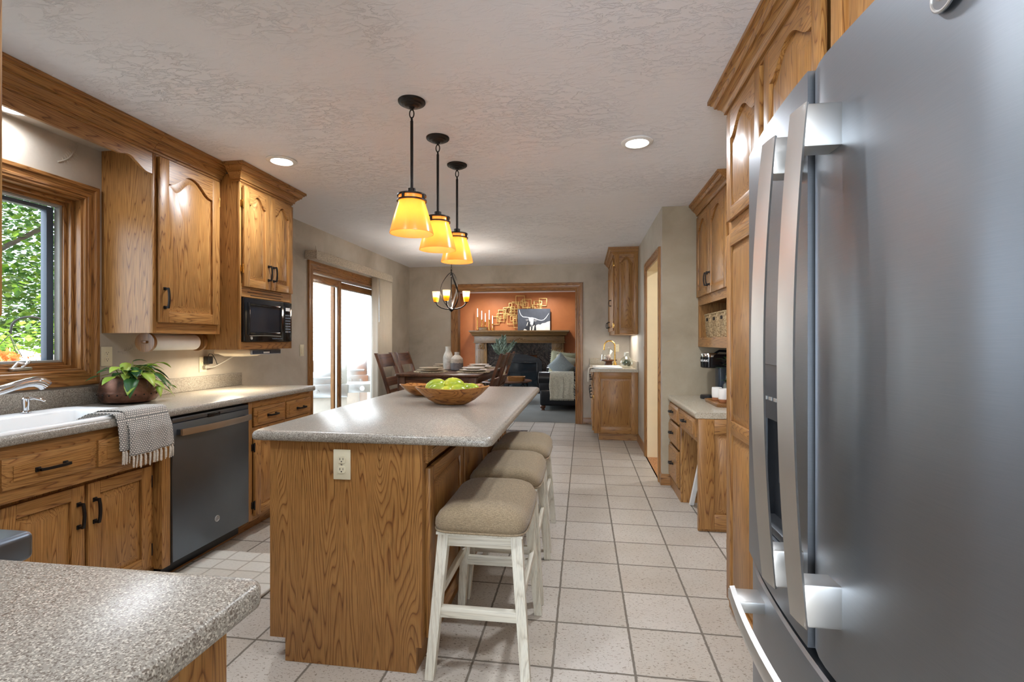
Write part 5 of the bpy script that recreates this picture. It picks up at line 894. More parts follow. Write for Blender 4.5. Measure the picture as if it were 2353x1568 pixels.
# ------------------------------------------------------------------ dining table and chairs
TX0, TX1, TY0, TY1, TZ = -2.075, -1.12, 5.22, 6.93, .905
r = thing('dining_table', 'dark walnut counter-height dining table set with plates', 'table', (-1.6, 6.07, 0)); mb = MB(); mb.loft([rr(TX0 + i, TY0 + i, TX1 - i, TY1 - i, z, .03) for i, z in ((.012, TZ - .032), (.003, TZ - .026), (0, TZ - .016), (.003, TZ - .005), (.012, TZ))]); mb.build('tabletop', DKW[1], r)
for x in (TX0 + .03, TX1 - .115):
    for y in (TY0 + .03, TY1 - .115): mb = MB(); mb.box((x, y, .0095), (x + .085, y + .085, TZ - .033), .004); mb.build('leg', DKW[2], r)
for k, (a, b) in enumerate((((TX0 + .11, TY0 + .05, .79), (TX1 - .11, TY0 + .075, TZ - .033)), ((TX0 + .11, TY1 - .075, .79), (TX1 - .11, TY1 - .05, TZ - .033)), ((TX0 + .05, TY0 + .11, .79), (TX0 + .075, TY1 - .11, TZ - .033)), ((TX1 - .075, TY0 + .11, .79), (TX1 - .05, TY1 - .11, TZ - .033)))): mb = MB(); mb.box(a, b, .003); mb.build('apron', DKW[0 if k < 2 else 1], r)
mb = MB(); mb.box((-1.612, TY0 + .048, .792), (-1.588, TY0 + .0495, TZ - .034)); mb.build('leaf_seam', plain('seam_light', (120, 84, 60), .5), r)
ch = thing('dining_chair', 'walnut chair on the window side of the table, nearer the kitchen', 'chair', (-2.02, 5.66, .0075), 'walnut dining chairs', local=True)
# local: faces +x, seat centre at origin
mb = MB(); mb.loft([rr(-.20 + i, -.22 + i, .20 - i, .22 - i, z, .04) for i, z in ((.008, .60), (0, .606), (0, .625), (.01, .632), (.06, .628))]); mb.build('seat', DKW[1], ch)
def bx(z): return -.19 - .17 * max(0, (z - .60) / .52) ** 1.15
for s_ in (-1, 1):
    mb = MB(); lo = []
    for k in range(12): z = .60 + .52 * k / 11; x = bx(z); lo.append([(x - .016, s_ * .215 - .021, z), (x + .016, s_ * .215 - .021, z), (x + .016, s_ * .215 + .021, z), (x - .016, s_ * .215 + .021, z)])
    for k in range(4): z = .45 - .448 * k / 3; x = -.19 - .05 * (k / 3); lo.insert(0, [(x - .018, s_ * .215 - .018, z), (x + .018, s_ * .215 - .018, z), (x + .018, s_ * .215 + .018, z), (x - .018, s_ * .215 + .018, z)])
    mb.loft(lo); mb.build('back_leg', DKW[2], ch); mb = MB(); mb.box((.155, s_ * .19 - .02, .002), (.195, s_ * .19 + .02, .60), .003); mb.build('front_leg', DKW[2], ch)
    mb = MB(); mb.box((-.18, s_ * .20 - .01, .20), (.16, s_ * .20 + .01, .235)); mb.build('stretcher', DKW[0], ch)
mb = MB(); mb.box((.165, -.18, .16), (.185, .18, .20)); mb.build('footrest', DKW[1], ch)
for nm, z0, z1 in (('crest_rail', .955, 1.105), ('back_slat', .735, .83), ('lower_slat', .66, .69)):
    mb = MB(); lo = []
    for k in range(11): y = -.20 + .40 * k / 10; bow = -.018 * (1 - (y / .2) ** 2); lo.append([(bx(z0) + bow - .011, y, z0), (bx(z0) + bow + .011, y, z0), (bx(z1) + bow + .011, y, z1), (bx(z1) + bow - .011, y, z1)])
    mb.loft(lo); mb.build(nm, DKW[1], ch)
dup(ch, (-2.02, 6.26, .0075), 'walnut chair on the window side of the table, farther back'); dup(ch, (-1.27, 5.72, .0075), 'walnut chair on the aisle side of the table, nearer the kitchen', PI); dup(ch, (-1.27, 6.30, .0075), 'walnut chair on the aisle side of the table, farther back', PI)
for k, (x, y, l) in enumerate(((-1.775, 5.62, 'near left of the table'), (-1.275, 5.66, 'near right of the table'), (-1.86, 6.52, 'far left of the table'), (-1.38, 6.50, 'far right of the table'))):
    z = TZ + .0005; mb = MB(); mb.lathe([(0, 0), (.19, 0), (.195, .003), (.19, .007), (0, .006)], (x, y, z), 44)
    for j in range(44): a = 2 * PI * j / 44; mb.sphere((x + .193 * math.cos(a), y + .193 * math.sin(a), z + .0045), .008, 6, 4)
    single(mb, 'placemat', MATM, 'round woven placemat at the ' + l, 'placemat', (x, y, z), 'round woven placemats')
    for nm, R, dz, lb in (('dinner_plate', .165, .0085, 'larger lower plate at the '), ('salad_plate', .138, .031, 'smaller top plate at the ')):
        mb = MB(); zz = z + dz; mb.lathe([(0, 0), (R * .55, 0), (R * .6, .004), (R * .98, .018), (R, .021), (R * .97, .0225), (R * .62, .010), (0, .008)], (x, y, zz), 48); single(mb, nm, PLATEM, lb + l, 'plate', (x, y, zz), 'stoneware plates on the dining table')
b1 = (-1.70, 6.10, TZ + .001); mb = MB(); mb.lathe([(0, 0), (.052, 0), (.06, .006), (.064, .05), (.065, .12), (.062, .165), (.050, .205), (.036, .235), (.033, .26), (.036, .294), (.030, .294), (.028, .26), (0, .25)], b1, 36); single(mb, 'ceramic_bottle', CHALK, 'tall white ceramic bottle vase on the dining table', 'vase', b1)
b2 = (-1.555, 5.98, TZ + .001); mb = MB(); mb.lathe([(0, 0), (.068, 0), (.077, .008), (.079, .06), (.079, .125), (.072, .15), (.045, .178), (.030, .19), (.028, .205), (.031, .212), (.028, .218), (.031, .226), (.024, .226), (.022, .19), (0, .18)], b2, 36); single(mb, 'ceramic_bottle', POTT, 'short two-tone grey ceramic bottle vase on the dining table', 'vase', b2)
mb = MB(); mb.box((-2.25, 5.3, .0005), (-.775, 6.93, .009), .003); single(mb, 'dining_rug', RUGP, 'dark patterned rug under the dining table', 'rug', (-1.5, 6, 0))

# ------------------------------------------------------------------ living room
r = thing('fireplace', 'oak mantel fireplace with dark marble surround and black insert', 'fireplace', (-1.53, 11.95, 0)); YW = 11.999; mb = MB(); MB0, MB1 = -2.63, -.435
def mbox(a, b, w_=0, nm='mantel_part', bev=.006): m = MB(); m.box(a, b, bev); return m.build(nm, MANTEL[w_], r)
mbox((MB0 + .02, 11.80, 0.006), (MB0 + .31, YW, 1.235), 2, 'pilaster'); mbox((MB1 - .31, 11.80, 0.006), (MB1 - .02, YW, 1.235), 2, 'pilaster'); mbox((MB0, 11.77, 1.235), (MB1, YW, 1.39), 0, 'frieze'); mbox((MB0 - .015, 11.75, 1.222), (MB1 + .015, YW, 1.243), 0, 'frieze_bead')
mb = MB(); pr = [(0, 1.39), (.03, 1.395), (.05, 1.41), (.055, 1.44), (.09, 1.475), (.095, 1.49), (.11, 1.495), (.11, 1.525), (0, 1.525)]; mb.mold([(MB1 + .0, YW), (MB1, 11.77), (MB0, 11.77), (MB0, YW)][::-1] if 0 else [(MB1, YW), (MB1, 11.77), (MB0, 11.77), (MB0, YW)], [(-o, z) for o, z in pr], lambda p, h: (p.x, p.y, h)); mb.mold([(MB0, YW), (MB0, 11.77), (MB1, 11.77), (MB1, YW)], [(-o, z) for o, z in pr], lambda p, h: (p.x, p.y, h)); mb.box((MB0, 11.77, 1.39), (MB1, YW, 1.526)); mb.build('mantel_shelf', MANTEL[0], r)
for x in (MB0 + .165, MB1 - .165):
    mb = MB(); mb.box((x - .078, 11.785, 1.075), (x + .078, 11.80, 1.225), .004); 
    for q in range(8): a = 2 * PI * q / 8; mb.sphere((x + .034 * math.cos(a), 11.784, 1.15 + .034 * math.sin(a)), (.02, .008, .02), 10, 6)
    mb.sphere((x, 11.782, 1.15), (.018, .012, .018), 10, 6); mb.build('rosette', MANTEL[2], r)
    mb = MB()
    for q in range(4): mb.box((x - .068 + .037 * q, 11.79, .16), (x - .046 + .037 * q, 11.801, 1.05), .004)
    mb.build('fluting', MANTEL[2], r)
mb = MB(); mc = (MB0 + MB1) / 2
for s_ in (-1, 1):
    for q in range(6): mb.sphere((mc + s_ * (.03 + .033 * q), 11.768, 1.275 + .055 * (1 - q / 6) * (1 if q % 2 else .6)), (.026, .01, .015 - .001 * q), 10, 6)
    mb.tube([(mc + s_ * d, 11.766, z) for d, z in ((.0, 1.345), (.05, 1.32), (.10, 1.29), (.16, 1.275), (.21, 1.262), (.235, 1.27))], [.012, .012, .01, .009, .007, .005], 8)
mb.sphere((mc, 11.765, 1.335), (.03, .012, .022), 12, 8); mb.build('carved_applique', MANTEL[0], r)
mb = MB(); mb.box((MB0 + .31, 11.86, .006), (-1.95, YW, 1.222)); mb.box((-1.10, 11.86, .006), (MB1 - .31, YW, 1.222)); mb.box((-1.95, 11.86, .93), (-1.10, YW, 1.222)); mb.build('marble_surround', MARBLE, r)
mb = MB(FF(11.85)); P = [(-2.07, .006), (-.98, .006), (-.98, .76)] + [(-.98 - 1.09 * k / 16, .80 + .15 * math.sin(PI * k / 16) ** .8) for k in range(1, 16)] + [(-2.07, .76)]; mb.prism(P, 0, .025); ins = mb.build('firebox_front', BLACKM, r)
mb = MB(FF(11.824))
for q in range(17): mb.box((-1.86 + .043 * q, .80, -.001), (-1.83 + .043 * q, .85, .004)); 
mb.build('louvre', BLACKP, ins); mb = MB(FF(11.824)); ring(mb, FF(11.824), -1.80, .16, -1.08, .765, .03, 0, .016, (0, 0)); mb.build('glass_frame', BLACKG, ins); mb = MB(FF(11.824)); mb.box((-1.77, .19, .001), (-1.11, .735, .006)); mb.build('firebox_glass', plain('firebox_reflection', (20, 26, 30), .1), ins)
# candles on the mantel
zm = 1.5265; r = thing('candle_riser', 'small oak riser box holding two candlesticks on the mantel', 'riser', (-2.43, 11.83, zm)); mb = MB(); mb.box((-2.52, 11.79, zm + .0005), (-2.32, 11.89, zm + .065), .004); mb.box((-2.53, 11.785, zm + .065), (-2.31, 11.895, zm + .078), .003); mb.build('body', MANTEL[0], r)
for x, zb, h, cl_, l in ((-2.56, 0, .33, .21, 'leftmost tall brass candlestick on the mantel'), (-2.455, .079, .19, .21, 'left brass candlestick on the oak riser'), (-2.365, .079, .135, .205, 'right brass candlestick on the oak riser'), (-2.268, 0, .27, .225, 'brass candlestick just right of the riser'), (-2.185, 0, .165, .195, 'short brass candlestick nearest the wall art')):
    c = (x, 11.835, zm + zb + .0005); q = thing('candlestick', l, 'candlestick', c, 'candlesticks on the mantel'); mb = MB(); mb.lathe([(0, 0), (.035, 0), (.037, .006), (.02, .016), (.012, .03), (.016, .045), (.010, .06)] + [(.010 + .005 * (k % 2), .06 + (h - .10) * k / 7) for k in range(1, 8)] + [(.02, h - .02), (.022, h - .01), (.012, h), (0, h)], c, 18); mb.build('holder', BRASS, q); mb = MB(); mb.cyl((x, 11.835, c[2] + h), (x, 11.835, c[2] + h + cl_), .0135, .0105, 14); mb.cyl((x, 11.835, c[2] + h + cl_), (x, 11.835, c[2] + h + cl_ + .012), .001, n=6); mb.build('candle', CANDLE, q)
# square-ring wall sculpture
r = thing('wall_sculpture', 'gold wall sculpture of overlapping square outlines above the mantel', 'wall art', (-1.6, 11.98, 2.0))
def z2p(x0, y0, x1, y1):
    k = 12.0 / 11.808; g = lambda px, py: (-2.685 + (px - 45) * (2.333 / 1920), 1.536 + (770 - py) * (.852 / 700))
    a = g(x0, y0); b = g(x1, y1); return a, b
k = 0
for q in ((910, 75, 1095, 255), (1040, 145, 1225, 330), (830, 200, 985, 345), (770, 220, 960, 410), (1010, 180, 1120, 285), (1060, 210, 1165, 320), (1140, 300, 1305, 400), (1275, 185, 1440, 345), (1380, 135, 1540, 290), (1345, 235, 1425, 320), (1245, 258, 1410, 400), (655, 312, 825, 440), (735, 305, 900, 450), (800, 290, 895, 390), (555, 360, 710, 535), (675, 340, 745, 415), (525, 430, 685, 600), (530, 480, 615, 570), (435, 495, 580, 655), (660, 440, 720, 540), (735, 455, 935, 650), (800, 480, 935, 590), (850, 500, 965, 630), (870, 530, 1010, 720), (820, 345, 1000, 470)):
    (ax, az), (bx_, bz) = z2p(*q); y = 11.975 - .008 * (k % 3); k += 1; t_ = .0075; mb = MB(FF(y)); ring(mb, FF(y), ax, bz, bx_, az, .013, -.006, .006, (0, 0), .001); mb.build('square_ring', GOLD, r)
r = thing('longhorn_picture', 'black and white canvas of a longhorn bull leaning on the mantel', 'picture', (-1.16, 11.88, zm)); Fc = FF(11.875); mb = MB(Fc); c0x, c1x, c0z, c1z = -1.572, -.785, zm + .001, 2.048; mb.box((c0x, c0z, -.03), (c1x, c1z, 0), .002); cv = mb.build('canvas', plain('canvas_charcoal', (70, 70, 74), .8, 0, .12), r)
def cz(px, py): return (c0x + (px - 970) / 645 * (c1x - c0x), c1z - (py - 345) / 420 * (c1z - c0z))
def ribbon(pts, ws, n0, name, mat):
    mb = MB(Fc); lo = []
    for i, p in enumerate(pts):
        a = Vector(cz(*pts[max(0, i - 1)])); b = Vector(cz(*pts[min(len(pts) - 1, i + 1)])); d = (b - a).normalized(); nn = Vector((-d.y, d.x)); c = Vector(cz(*p)); w_ = .62 * ws[i] / 645 * (c1x - c0x); lo.append([(c.x + nn.x * w_, c.y + nn.y * w_, n0), (c.x - nn.x * w_, c.y - nn.y * w_, n0)])
    mb.loft(lo, False, False, closed=False); return mb.build(name, mat, r, smooth=False)
WP = plain('picture_white', (226, 222, 216), .8, 0, .08); GP = plain('picture_grey', (128, 122, 118), .8, 0, .3); DP = plain('picture_black', (34, 32, 34), .8); CP = plain('picture_cream', (214, 204, 188), .8, 0, .1)
def blob(pts, n0, name, mat): mb = MB(Fc); mb.add([cz(*p) + (n0,) for p in pts], [tuple(range(len(pts)))]); return mb.build(name, mat, r, smooth=False)
blob([(1330, 765), (1320, 700), (1345, 660), (1385, 648), (1420, 655), (1460, 628), (1520, 620), (1560, 600), (1612, 585), (1612, 765)], .0008, 'painted_flank', CP)
blob([(1085, 765), (1115, 720), (1150, 690), (1165, 640), (1160, 600), (1195, 570), (1290, 590), (1320, 640), (1335, 700), (1340, 765)], .0012, 'painted_body', DP)
ribbon([(1000, 358), (1012, 410), (1035, 462), (1075, 500), (1130, 505), (1185, 512), (1230, 524)], [5, 8, 9, 10, 10, 11, 14], .0018, 'painted_horn', WP); ribbon([(1270, 524), (1320, 535), (1380, 560), (1440, 572), (1490, 560), (1530, 522), (1560, 480), (1593, 432)], [14, 11, 10, 10, 10, 9, 7, 4], .0018, 'painted_horn', WP)
blob([(1185, 512), (1270, 512), (1290, 550), (1285, 600), (1275, 650), (1262, 680), (1240, 680), (1222, 640), (1205, 590)], .0022, 'painted_face', WP)
blob([(1125, 552), (1175, 540), (1190, 560), (1165, 582), (1140, 580)], .0020, 'painted_ear', GP); blob([(1295, 560), (1340, 545), (1360, 570), (1330, 600), (1300, 590)], .0020, 'painted_ear', GP); blob([(1228, 650), (1268, 655), (1275, 690), (1230, 690)], .0026, 'painted_muzzle', GP); blob([(1215, 575), (1228, 600), (1220, 640), (1208, 600)], .0026, 'painted_cheek', GP)
for p in ([(1145, 670), (1165, 610), (1180, 600), (1160, 680)], [(1210, 765), (1215, 690), (1240, 700), (1235, 765)], [(1262, 765), (1270, 690), (1310, 660), (1290, 765)], [(1080, 765), (1110, 735), (1165, 765)]): blob(p, .0022, 'painted_highlight', CP)
for y, x in ((11.35, -2.2), (11.35, -.9), (10.0, -2.4)): can(x, y, CH, 'recessed ceiling light in the living room by the fireplace', 12 if y > 11 else 5)
# sofa
SX, SY = -.80, 8.93; r = thing('leather_sofa', 'black leather rolled-arm sofa in the living room', 'sofa', (-.3, 9.8, 0)); mb = MB(); mb.box((SX + .02, SY + .03, .09), (.12, 11.2, .40), .04, 3); mb.build('base', LEATHER, r)
def roll_arm(y0, y1, nm):
    mb = MB(Frame((0, y0, 0), (1, 0, 0))); P = [(SX + .03, .40), (SX + .012, .50)]
    mb2 = MB(); lo = []
    for x in (SX - .01, SX + .0, SX + .02, SX + .5, .05, .12): 
        ins = .02 if x < SX else 0; lo.append([(x, (y0 + y1) / 2 + (.115 - ins) * math.cos(a), .59 + (.115 - ins) * math.sin(a)) for a in [2 * PI * k / 24 for k in range(24)]])
    mb2.loft(lo); mb2.box((SX + .01, y0 + .04, .35), (.12, y1 - .04, .56), .02); return mb2.build(nm, LEATHER, r)
roll_arm(SY, SY + .23, 'arm'); roll_arm(10.97, 11.2, 'arm')
mb = MB(); mb.box((-.12, SY + .1, .35), (.16, 11.1, .86), .08, 4); mb.build('backrest', LEATHER, r)
for k in range(2): mb = MB(); mb.box((SX + .03, SY + .22 + .90 * k, .38), (-.10, SY + 1.10 + .90 * k, .53), .05, 4); mb.build('seat_cushion', LEATHER, r)
for x in (SX + .07, .05):
    for y in (SY + .09, 11.1): mb = MB(); mb.lathe([(0, .005), (.035, .005), (.04, .015), (.03, .03), (.05, .055), (.055, .075), (.045, .092), (0, .093)], (x, y, 0), 18); mb.build('foot', DKW[2], r)
def pillow(name, mat, label, c, w_, h, t_, rx, rz, fr=False, ry=0):
    M = Matrix.Translation(c) @ Matrix.Rotation(rz, 4, 'Z') @ Matrix.Rotation(rx, 4, 'X') @ Matrix.Rotation(ry, 4, 'Y'); r = thing(name, label, 'pillow', c, 'throw pillows on the sofa'); mb = MB(M); n = 14
    def sgn(u, v, s_): e = (1 - abs(u) ** 2.6) * (1 - abs(v) ** 2.6); return (u * w_ / 2 * (1 - .07 * (1 - v * v)), s_ * t_ / 2 * max(0, e) ** .5, v * h / 2 * (1 - .07 * (1 - u * u)))
    for s_ in (-1, 1): mb.grid(lambda a, b, s_=s_: sgn(2 * a - 1, 2 * b - 1, s_), n, n)
    mb.build('cover', mat, r, angle=80)
    if fr:
        mb = MB(M); rn = random.Random(1)
        for k in range(60):
            a = -1 + 2 * (k % 15) / 14; s_ = k // 15; u, v = [(a, 1), (a, -1), (1, a), (-1, a)][s_]; p = sgn(u * .99, v * .99, 1); d = [(0, 0, 1), (0, 0, -1), (1, 0, 0), (-1, 0, 0)][s_]; mb.tube([p, (p[0] + d[0] * .025 + rn.uniform(-.008, .008), p[1] + rn.uniform(-.01, .01), p[2] + d[2] * .025)], [.006, .003], 5)
        mb.build('fringe', mat, r)
pillow('throw_pillow', SAGE, 'large sage green fringed pillow at the back of the sofa', (-.41, 9.66, .805), .54, .52, .15, -.12, -.35, True, .12); pillow('throw_pillow', plain('cream_linen', (176, 172, 150), .9, 0, .08), 'cream pillow wedged between the sage and grey pillows', (-.37, 9.48, .775), .42, .44, .13, -.12, -.35, False, .25); pillow('throw_pillow', GREYF, 'grey linen pillow standing on its corner behind the sofa arm', (-.42, 9.31, .80), .37, .37, .12, -.10, -.2, False, PI / 4)
r = thing('throw_blanket', 'cream ribbed throw blanket hanging over the sofa arm', 'blanket', (-.38, SY, .7)); mb = MB()
def thr(a, b):
    x = -.60 + .43 * a + .008 * math.sin(b * 9 + a * 5); s_ = b * .78
    if s_ < .10: y, z = SY + .24 - .0 - s_ * 1.1, .66 + .045 * (s_ / .1)
    elif s_ < .26: q = (s_ - .10) / .16 * PI * .62 + .35; y, z = SY + .115 + .122 * math.cos(PI / 2 - .1 + q * .78 - .3), .59 + .124 * math.sin(PI / 2 - .1 + q * .78 - .3)
    else: y, z = SY - .010 - .004 * math.sin(a * 26) - .006 * math.sin(a * 7 + b * 4), .56 - (s_ - .26) * .64
    return (x, y, z)
mb.grid(thr, 40, 40, uv=lambda a, b: (a, b)); th = mb.build('cloth', THROWF, r, solid=.008, angle=80); mb = MB(); rn = random.Random(9)
for k in range(44): p = thr((k + .5) / 44, 1); mb.tube([p, (p[0] + rn.uniform(-.005, .005), p[1] - .003, p[2] - .03)], [.004, .002], 5)
for k in range(26): p = thr(1, .3 + .7 * k / 26); mb.tube([p, (p[0] + .03, p[1] - .004, p[2] - .03 + rn.uniform(-.02, .02))], [.004, .002], 5)
mb.build('fringe', THROWF, th); mb = MB()
for a in (.58,): mb.tube([(p[0], p[1] - .006, p[2]) for p in (thr(a, .33 + .65 * q / 8) for q in range(9))], .0025, 5)
mb.build('stripe', plain('throw_stripe', (96, 92, 84), .9), th)
# round coffee table
tcx, tcy = -1.62, 10.2; r = thing('coffee_table', 'round dark coffee table with scrolled iron base', 'coffee table', (tcx, tcy, 0)); mb = MB(); mb.lathe([(0, .415), (.52, .415), (.56, .422), (.57, .437), (.56, .45), (0, .45)], (tcx, tcy, 0), 48); mb.build('tabletop', DKW[0], r)
for k in range(6):
    a = -.53 + PI / 3 * k; ux, uy = math.cos(a), math.sin(a); mb = MB(); mb.tube([(tcx + ux * d, tcy + uy * d, z) for d, z in ((.44, .412), (.52, .35), (.50, .26), (.38, .2), (.28, .16), (.34, .07), (.46, .03), (.53, .05), (.53, .09), (.49, .10))], .013, 8); mb.sphere((tcx + ux * .55, tcy + uy * .55, .06), .055, 16, 10); mb.build('leg', BLACKM, r)
    mb = MB(); mb.tube([(tcx + ux * (.46 + .045 * math.cos(b)), tcy + uy * (.46 + .045 * math.cos(b)), .33 + .045 * math.sin(b)) for b in [2 * PI * q / 14 for q in range(15)]], .008, 6); mb.build('scroll', BLACKM, r)
mb = MB(); mb.tube([(tcx + .30 * math.cos(a), tcy + .30 * math.sin(a), .17) for a in [2 * PI * q / 28 for q in range(28)]], .012, 8, closed=True); mb.build('ring_stretcher', BLACKM, r)
zt = .4505; r = thing('wood_tray', 'brown wooden tray with a rope coil on the coffee table', 'tray', (-1.36, 10.05, zt)); mb = MB(); mb.loft([rr(-1.52, 9.93, -1.20, 10.18, zt + .0005, .03), rr(-1.54, 9.91, -1.18, 10.2, zt + .09, .04), rr(-1.53, 9.92, -1.19, 10.19, zt + .09, .04), rr(-1.51, 9.94, -1.21, 10.17, zt + .02, .03)]); mb.build('body', TRIMW[0], r)
r = thing('beaded_garland', 'black and cream wooden bead garland on the coffee table', 'decoration', (-1.72, 9.85, zt)); mb = MB()
for k in range(26): a = PI * 2 * k / 26; mb.sphere((-1.74 + .16 * math.cos(a), 9.86 + .07 * math.sin(a), zt + .0215), .021, 10, 6)
mb.build('beads', BLACKP, r); mb = MB(); mb.tube([(-1.74 + .12 * math.cos(a), 9.92 + .04 * math.sin(a), zt + .06 + .03 * math.sin(a * 2)) for a in [2 * PI * q / 20 for q in range(20)]], .018, 8, closed=True); mb.build('rope', plain('cream_rope', (206, 198, 180), .9), r)
r = thing('wedge_pillow', 'pale rounded cushion ornament behind the beads on the table', 'decoration', (-1.74, 10.33, zt)); mb = MB(); mb.sphere((-1.74, 10.33, zt + .0905), (.15, .08, .09), 20, 12); mb.build('body', WICKER, r)
vz = (-1.72, 10.50, zt); r = thing('vase_of_sprigs', 'tall grey vase holding dusty green leafy sprigs on the coffee table', 'vase', vz); mb = MB(); mb.lathe([(0, .001), (.07, .001), (.085, .03), (.09, .2), (.075, .36), (.05, .44), (.055, .47), (.045, .47), (0, .43)], vz, 28); mb.build('vase', CHALK, r); mb = MB(); rn = random.Random(11)
def sprig(mb, p0, p1, n, L):
    p0, p1 = Vector(p0), Vector(p1)
    for k in range(n):
        t_ = .2 + .8 * k / n; c = p0.lerp(p1, t_); d = (p1 - p0).normalized()
        for s_ in (-1, 1): leaf(mb, c, d * .8 + Vector((s_ * .62, rn.uniform(-.4, .4), .05)), L * (1.15 - .65 * t_), L * .15, .05, Vector((0, -1, .2)))
top = Vector((vz[0], vz[1], vz[2] + .46))
for dx, dy, dz, n, L in ((-.10, 0, .38, 16, .17), (.03, 0, .46, 18, .17), (-.02, .03, .34, 14, .16), (.27, .0, .33, 16, .15), (.20, -.03, .22, 12, .14), (-.20, 0, .26, 14, .15)): sprig(mb, top, top + Vector((dx, dy, dz)), n, L)
mb.build('leaves', SPRIG, r, solid=.001)

# ------------------------------------------------------------------ outside
wallbox('ground', [((-40, -20, -.5), (W - .17, 40, -.34))], GRASSM); mb = MB()
for k in range(16): mb.box((-6.2 + .142 * k, 3.9, -.33), (-6.2 + .142 * k + .136, 12.0, -.30))
mb.build('deck', DECKM)['kind'] = 'structure'; COL.objects['deck'].name = 'deck_floor'
mb = MB()
for k in range(26): z = -.34 + .16 * k; mb.loft([[(-9.0, 9.0, z), (-8.96, 9.0, z), (-8.99, 9.0, z + .16), (-9.03, 9.0, z + .16)], [(-9.0, 30, z), (-8.96, 30, z), (-8.99, 30, z + .16), (-9.03, 30, z + .16)]])
struct('wall_neighbour_siding', mb, SIDING)
def grill(name, label, x, y, rz, w_, side):
    r = thing(name, label, 'grill', (x, y, -.30), 'grills on the deck', local=True, rz=rz); h = w_ / 2   # local: front is -y
    mb = MB(); mb.box((-h, -.26, .10), (h, .26, .72), .01); mb.build('cart', plain('grill_cart', (216, 206, 192), .4, .2) if 'grill_cart' not in MATS else MATS['grill_cart'], r); mb = MB(); mb.box((-h - .01, -.32, .72), (h + .01, -.24, .92), .012); cp = mb.build('control_panel', GRILLS, r)
    for k in range(3): mb = MB(); u = -h * .6 + h * .6 * k; mb.cyl((u, -.32, .82), (u, -.36, .82), .032, .028, 18); mb.box((u - .006, -.375, .795), (u + .006, -.355, .845), .002); mb.build('knob', STEEL, cp)
    mb = MB(); lo = []
    for xx in (-h, -h + .03, h - .03, h): ins = 0 if abs(xx) < h else .02; lo.append([(xx, -.26 + ins, .92), (xx, -.25 + ins, 1.06), (xx, -.12, 1.22 - ins), (xx, .10, 1.25 - ins), (xx, .25 - ins, 1.12), (xx, .26 - ins, .92)])
    mb.loft(lo); ld = mb.build('lid', GRILLS, r); mb = MB(); mb.tube([(-h * .8, -.25, 1.0), (-h * .8, -.31, 1.02), (h * .8, -.31, 1.02), (h * .8, -.25, 1.0)], .012, 8); mb.build('lid_handle', STEEL, ld)
    mb = MB(); mb.tube([(h * .5, -.26, .60), (h * .5, -.31, .58), (h * .5, -.31, .30), (h * .5, -.26, .28)], .01, 8); mb.build('door_handle', STEEL, r)
    if side: mb = MB(); mb.box((h, -.25, .86), (h + .42, .22, .91), .008); mb.box((h, -.27, .78), (h + .42, -.25, .91), .004); sh = mb.build('side_shelf', GRILLS, r); mb = MB(); mb.cyl((h + .22, -.27, .845), (h + .22, -.31, .845), .035, n=18); mb.build('burner_knob', WHITEM, sh)
    for sx_ in (-1, 1):
        for sy_ in (-.2, .2): mb = MB(); mb.cyl((sx_ * h * .85 - .02, sy_, .06), (sx_ * h * .85 + .02, sy_, .06), .055, n=16); mb.build('wheel', BLACKP, r)
grill('gas_grill', 'stainless gas grill on the deck behind the left door pane', -4.05, 7.1, .48, .85, True); grill('gas_grill', 'smaller steel grill behind the right door pane', -4.5, 9.1, .48, .6, True)
def leafcloud(name, label, base, cents, n, size, mats, trunk=None, seed=0, group='trees beyond the kitchen window'):
    rn = random.Random(seed); r = thing(name, label, 'tree' if trunk else 'shrub', base, group); mb = MB()
    for k in range(n):
        c, R = rn.choice(cents); a, b, q = rn.uniform(0, 2 * PI), rn.uniform(-1, 1), rn.random() ** .45; s_ = math.sqrt(1 - b * b); p = Vector((c[0] + R[0] * q * s_ * math.cos(a), c[1] + R[1] * q * s_ * math.sin(a), c[2] + R[2] * q * b)); L = size * rn.uniform(.6, 1.25)
        d = Vector((rn.uniform(-1, 1), rn.uniform(-1, 1), rn.uniform(-.6, .25))).normalized(); s2 = d.cross(Vector((rn.uniform(-.3, .3), rn.uniform(-.3, .3), 1))).normalized()
        mb.add([tuple(p), tuple(p + d * L * .45 + s2 * L * .42), tuple(p + d * L), tuple(p + d * L * .45 - s2 * L * .42)], [(0, 1, 2, 3)], rn.randrange(len(mats)))
    o = mb.build('foliage', mats, r, smooth=False); o['kind'] = 'stuff'
    if trunk: mb = MB(); [mb.tube(t_, rr_, 8) for t_, rr_ in trunk]; mb.build('trunk', BARK, r)
leafcloud('maple_tree', 'sunlit maple tree filling the kitchen window view', (-8.2, 6.2, -.34), [((-8.2, 6.2, 1.5), (1.4, 1.6, .9)), ((-8.4, 6.4, 2.2), (1.8, 1.8, 1.0)), ((-8.0, 6.2, 3.6), (2.0, 2.0, .9)), ((-8.2, 6.0, 4.6), (2.2, 2.2, .8)), ((-7.4, 5.0, 4.1), (1.4, 1.4, .8))], 15000, .10, [TREE1, TREE2], [([(-8.0, 5.0, -.34), (-8.1, 5.1, 2), (-8.0, 5.6, 4.5)], [.09, .08, .04]), ([(-8.1, 5.1, 2.0), (-7.9, 6.3, 3.0), (-7.6, 7.2, 3.5)], [.04, .03, .015])], 1)
leafcloud('leafy_tree', 'darker tree standing behind the maple outside', (-12.5, 8.5, -.34), [((-12.5, 8.8, 1.8), (2.5, 3.0, 1.6)), ((-12.5, 8.5, 4.2), (2.2, 2.6, 1.2)), ((-12, 10.5, 3.0), (2.0, 2.0, 1.6)), ((-13, 7.0, 6.4), (2.4, 2.4, 1.2))], 12000, .13, [TREE2], [([(-12.5, 10.8, -.34), (-12.5, 10.0, 6)], [.12, .06])], 2)
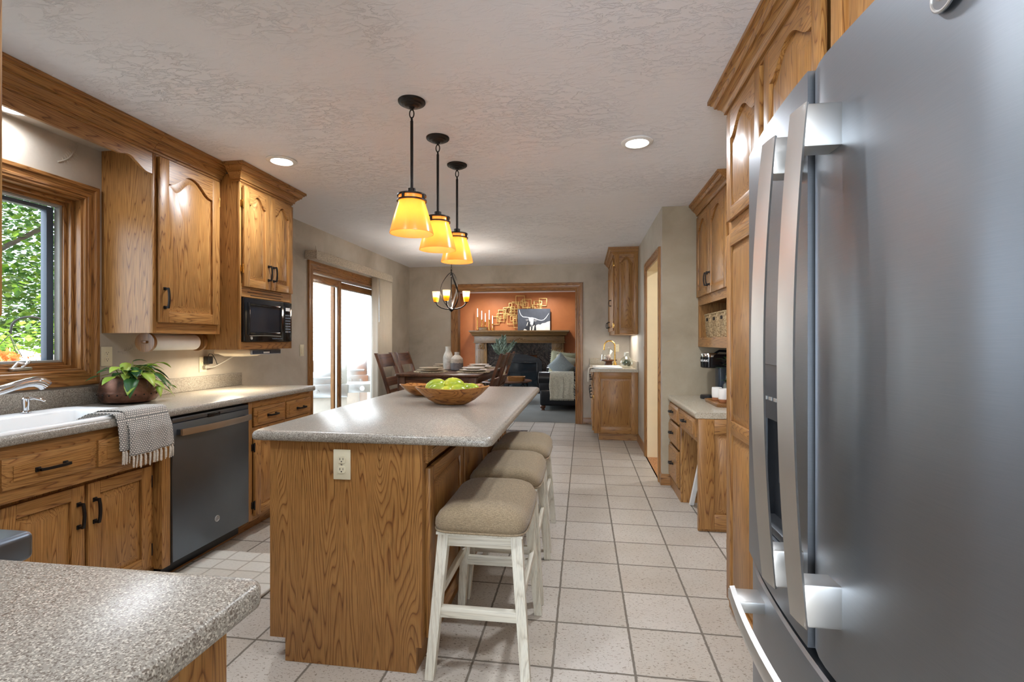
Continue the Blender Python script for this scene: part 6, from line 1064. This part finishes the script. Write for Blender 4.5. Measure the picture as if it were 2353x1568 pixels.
leafcloud('garden_shrub', 'bright yellow-green shrub low outside the kitchen window', (-6.0, 4.4, -.34), [((-6.1, 4.4, .55), (1.0, 1.2, .85)), ((-6.5, 5.3, .75), (.9, .9, .85)), ((-5.8, 3.9, .6), (.7, .7, .75))], 10000, .08, [TREE1], None, 3)
hx, hy = -4.65, 3.72; r = thing('shepherd_hook', 'curved black metal shepherd hook in the garden', 'garden hook', (hx, hy, -.34)); mb = MB(); mb.tube([(hx, hy, -.335), (hx, hy, 1.38)] + [(hx + (-.12 + .12 * math.cos(a)) * .62, hy + (-.12 + .12 * math.cos(a)) * .78, 1.38 + .10 * math.sin(a)) for a in [PI * k / 10 for k in range(1, 11)]] + [(hx - .15, hy - .19, 1.33), (hx - .155, hy - .20, 1.355)], .009, 8); mb.build('pole', BLACKM, r)
bx0, by0 = hx - .155, hy - .195; r = thing('hanging_flower_basket', 'hanging basket of orange and white flowers outside the kitchen window', 'flower basket', (bx0, by0, 1.0)); mb = MB(); mb.lathe([(0, .86), (.10, .88), (.16, .96), (.19, 1.06), (.17, 1.06), (0, 1.03)], (bx0, by0, 0), 24); mb.build('basket', WICKER, r); mb = MB(); rn = random.Random(6)
for k in range(500):
    a, q, b = rn.uniform(0, 6.28), rn.random() ** .5, rn.uniform(-.2, 1); p = Vector((bx0 + .30 * q * math.cos(a), by0 + .30 * q * math.sin(a), 1.07 + .12 * b * (1.1 - q * .6))); d = Vector((rn.uniform(-1, 1), rn.uniform(-1, 1), rn.uniform(-.3, 1))).normalized(); e = d.orthogonal().normalized(); f = d.cross(e)
    R = .026; mb.add([tuple(p + (e * math.cos(t_) + f * math.sin(t_)) * R * (1 if i % 2 else .6)) for i, t_ in enumerate([2 * PI * i / 10 for i in range(10)])], [tuple(range(10))], 0 if math.sin(a + 1.2) < .75 else 1)
o = mb.build('blossoms', [FLOWO, FLOWW], r, smooth=False); o['kind'] = 'stuff'
mb = MB(); [mb.tube([(bx0 + .18 * math.cos(a), by0 + .18 * math.sin(a), 1.06), (bx0, by0, 1.325)], .003, 5) for a in (0, 2.1, 4.2)]; mb.build('hanger_wires', BLACKM, r)
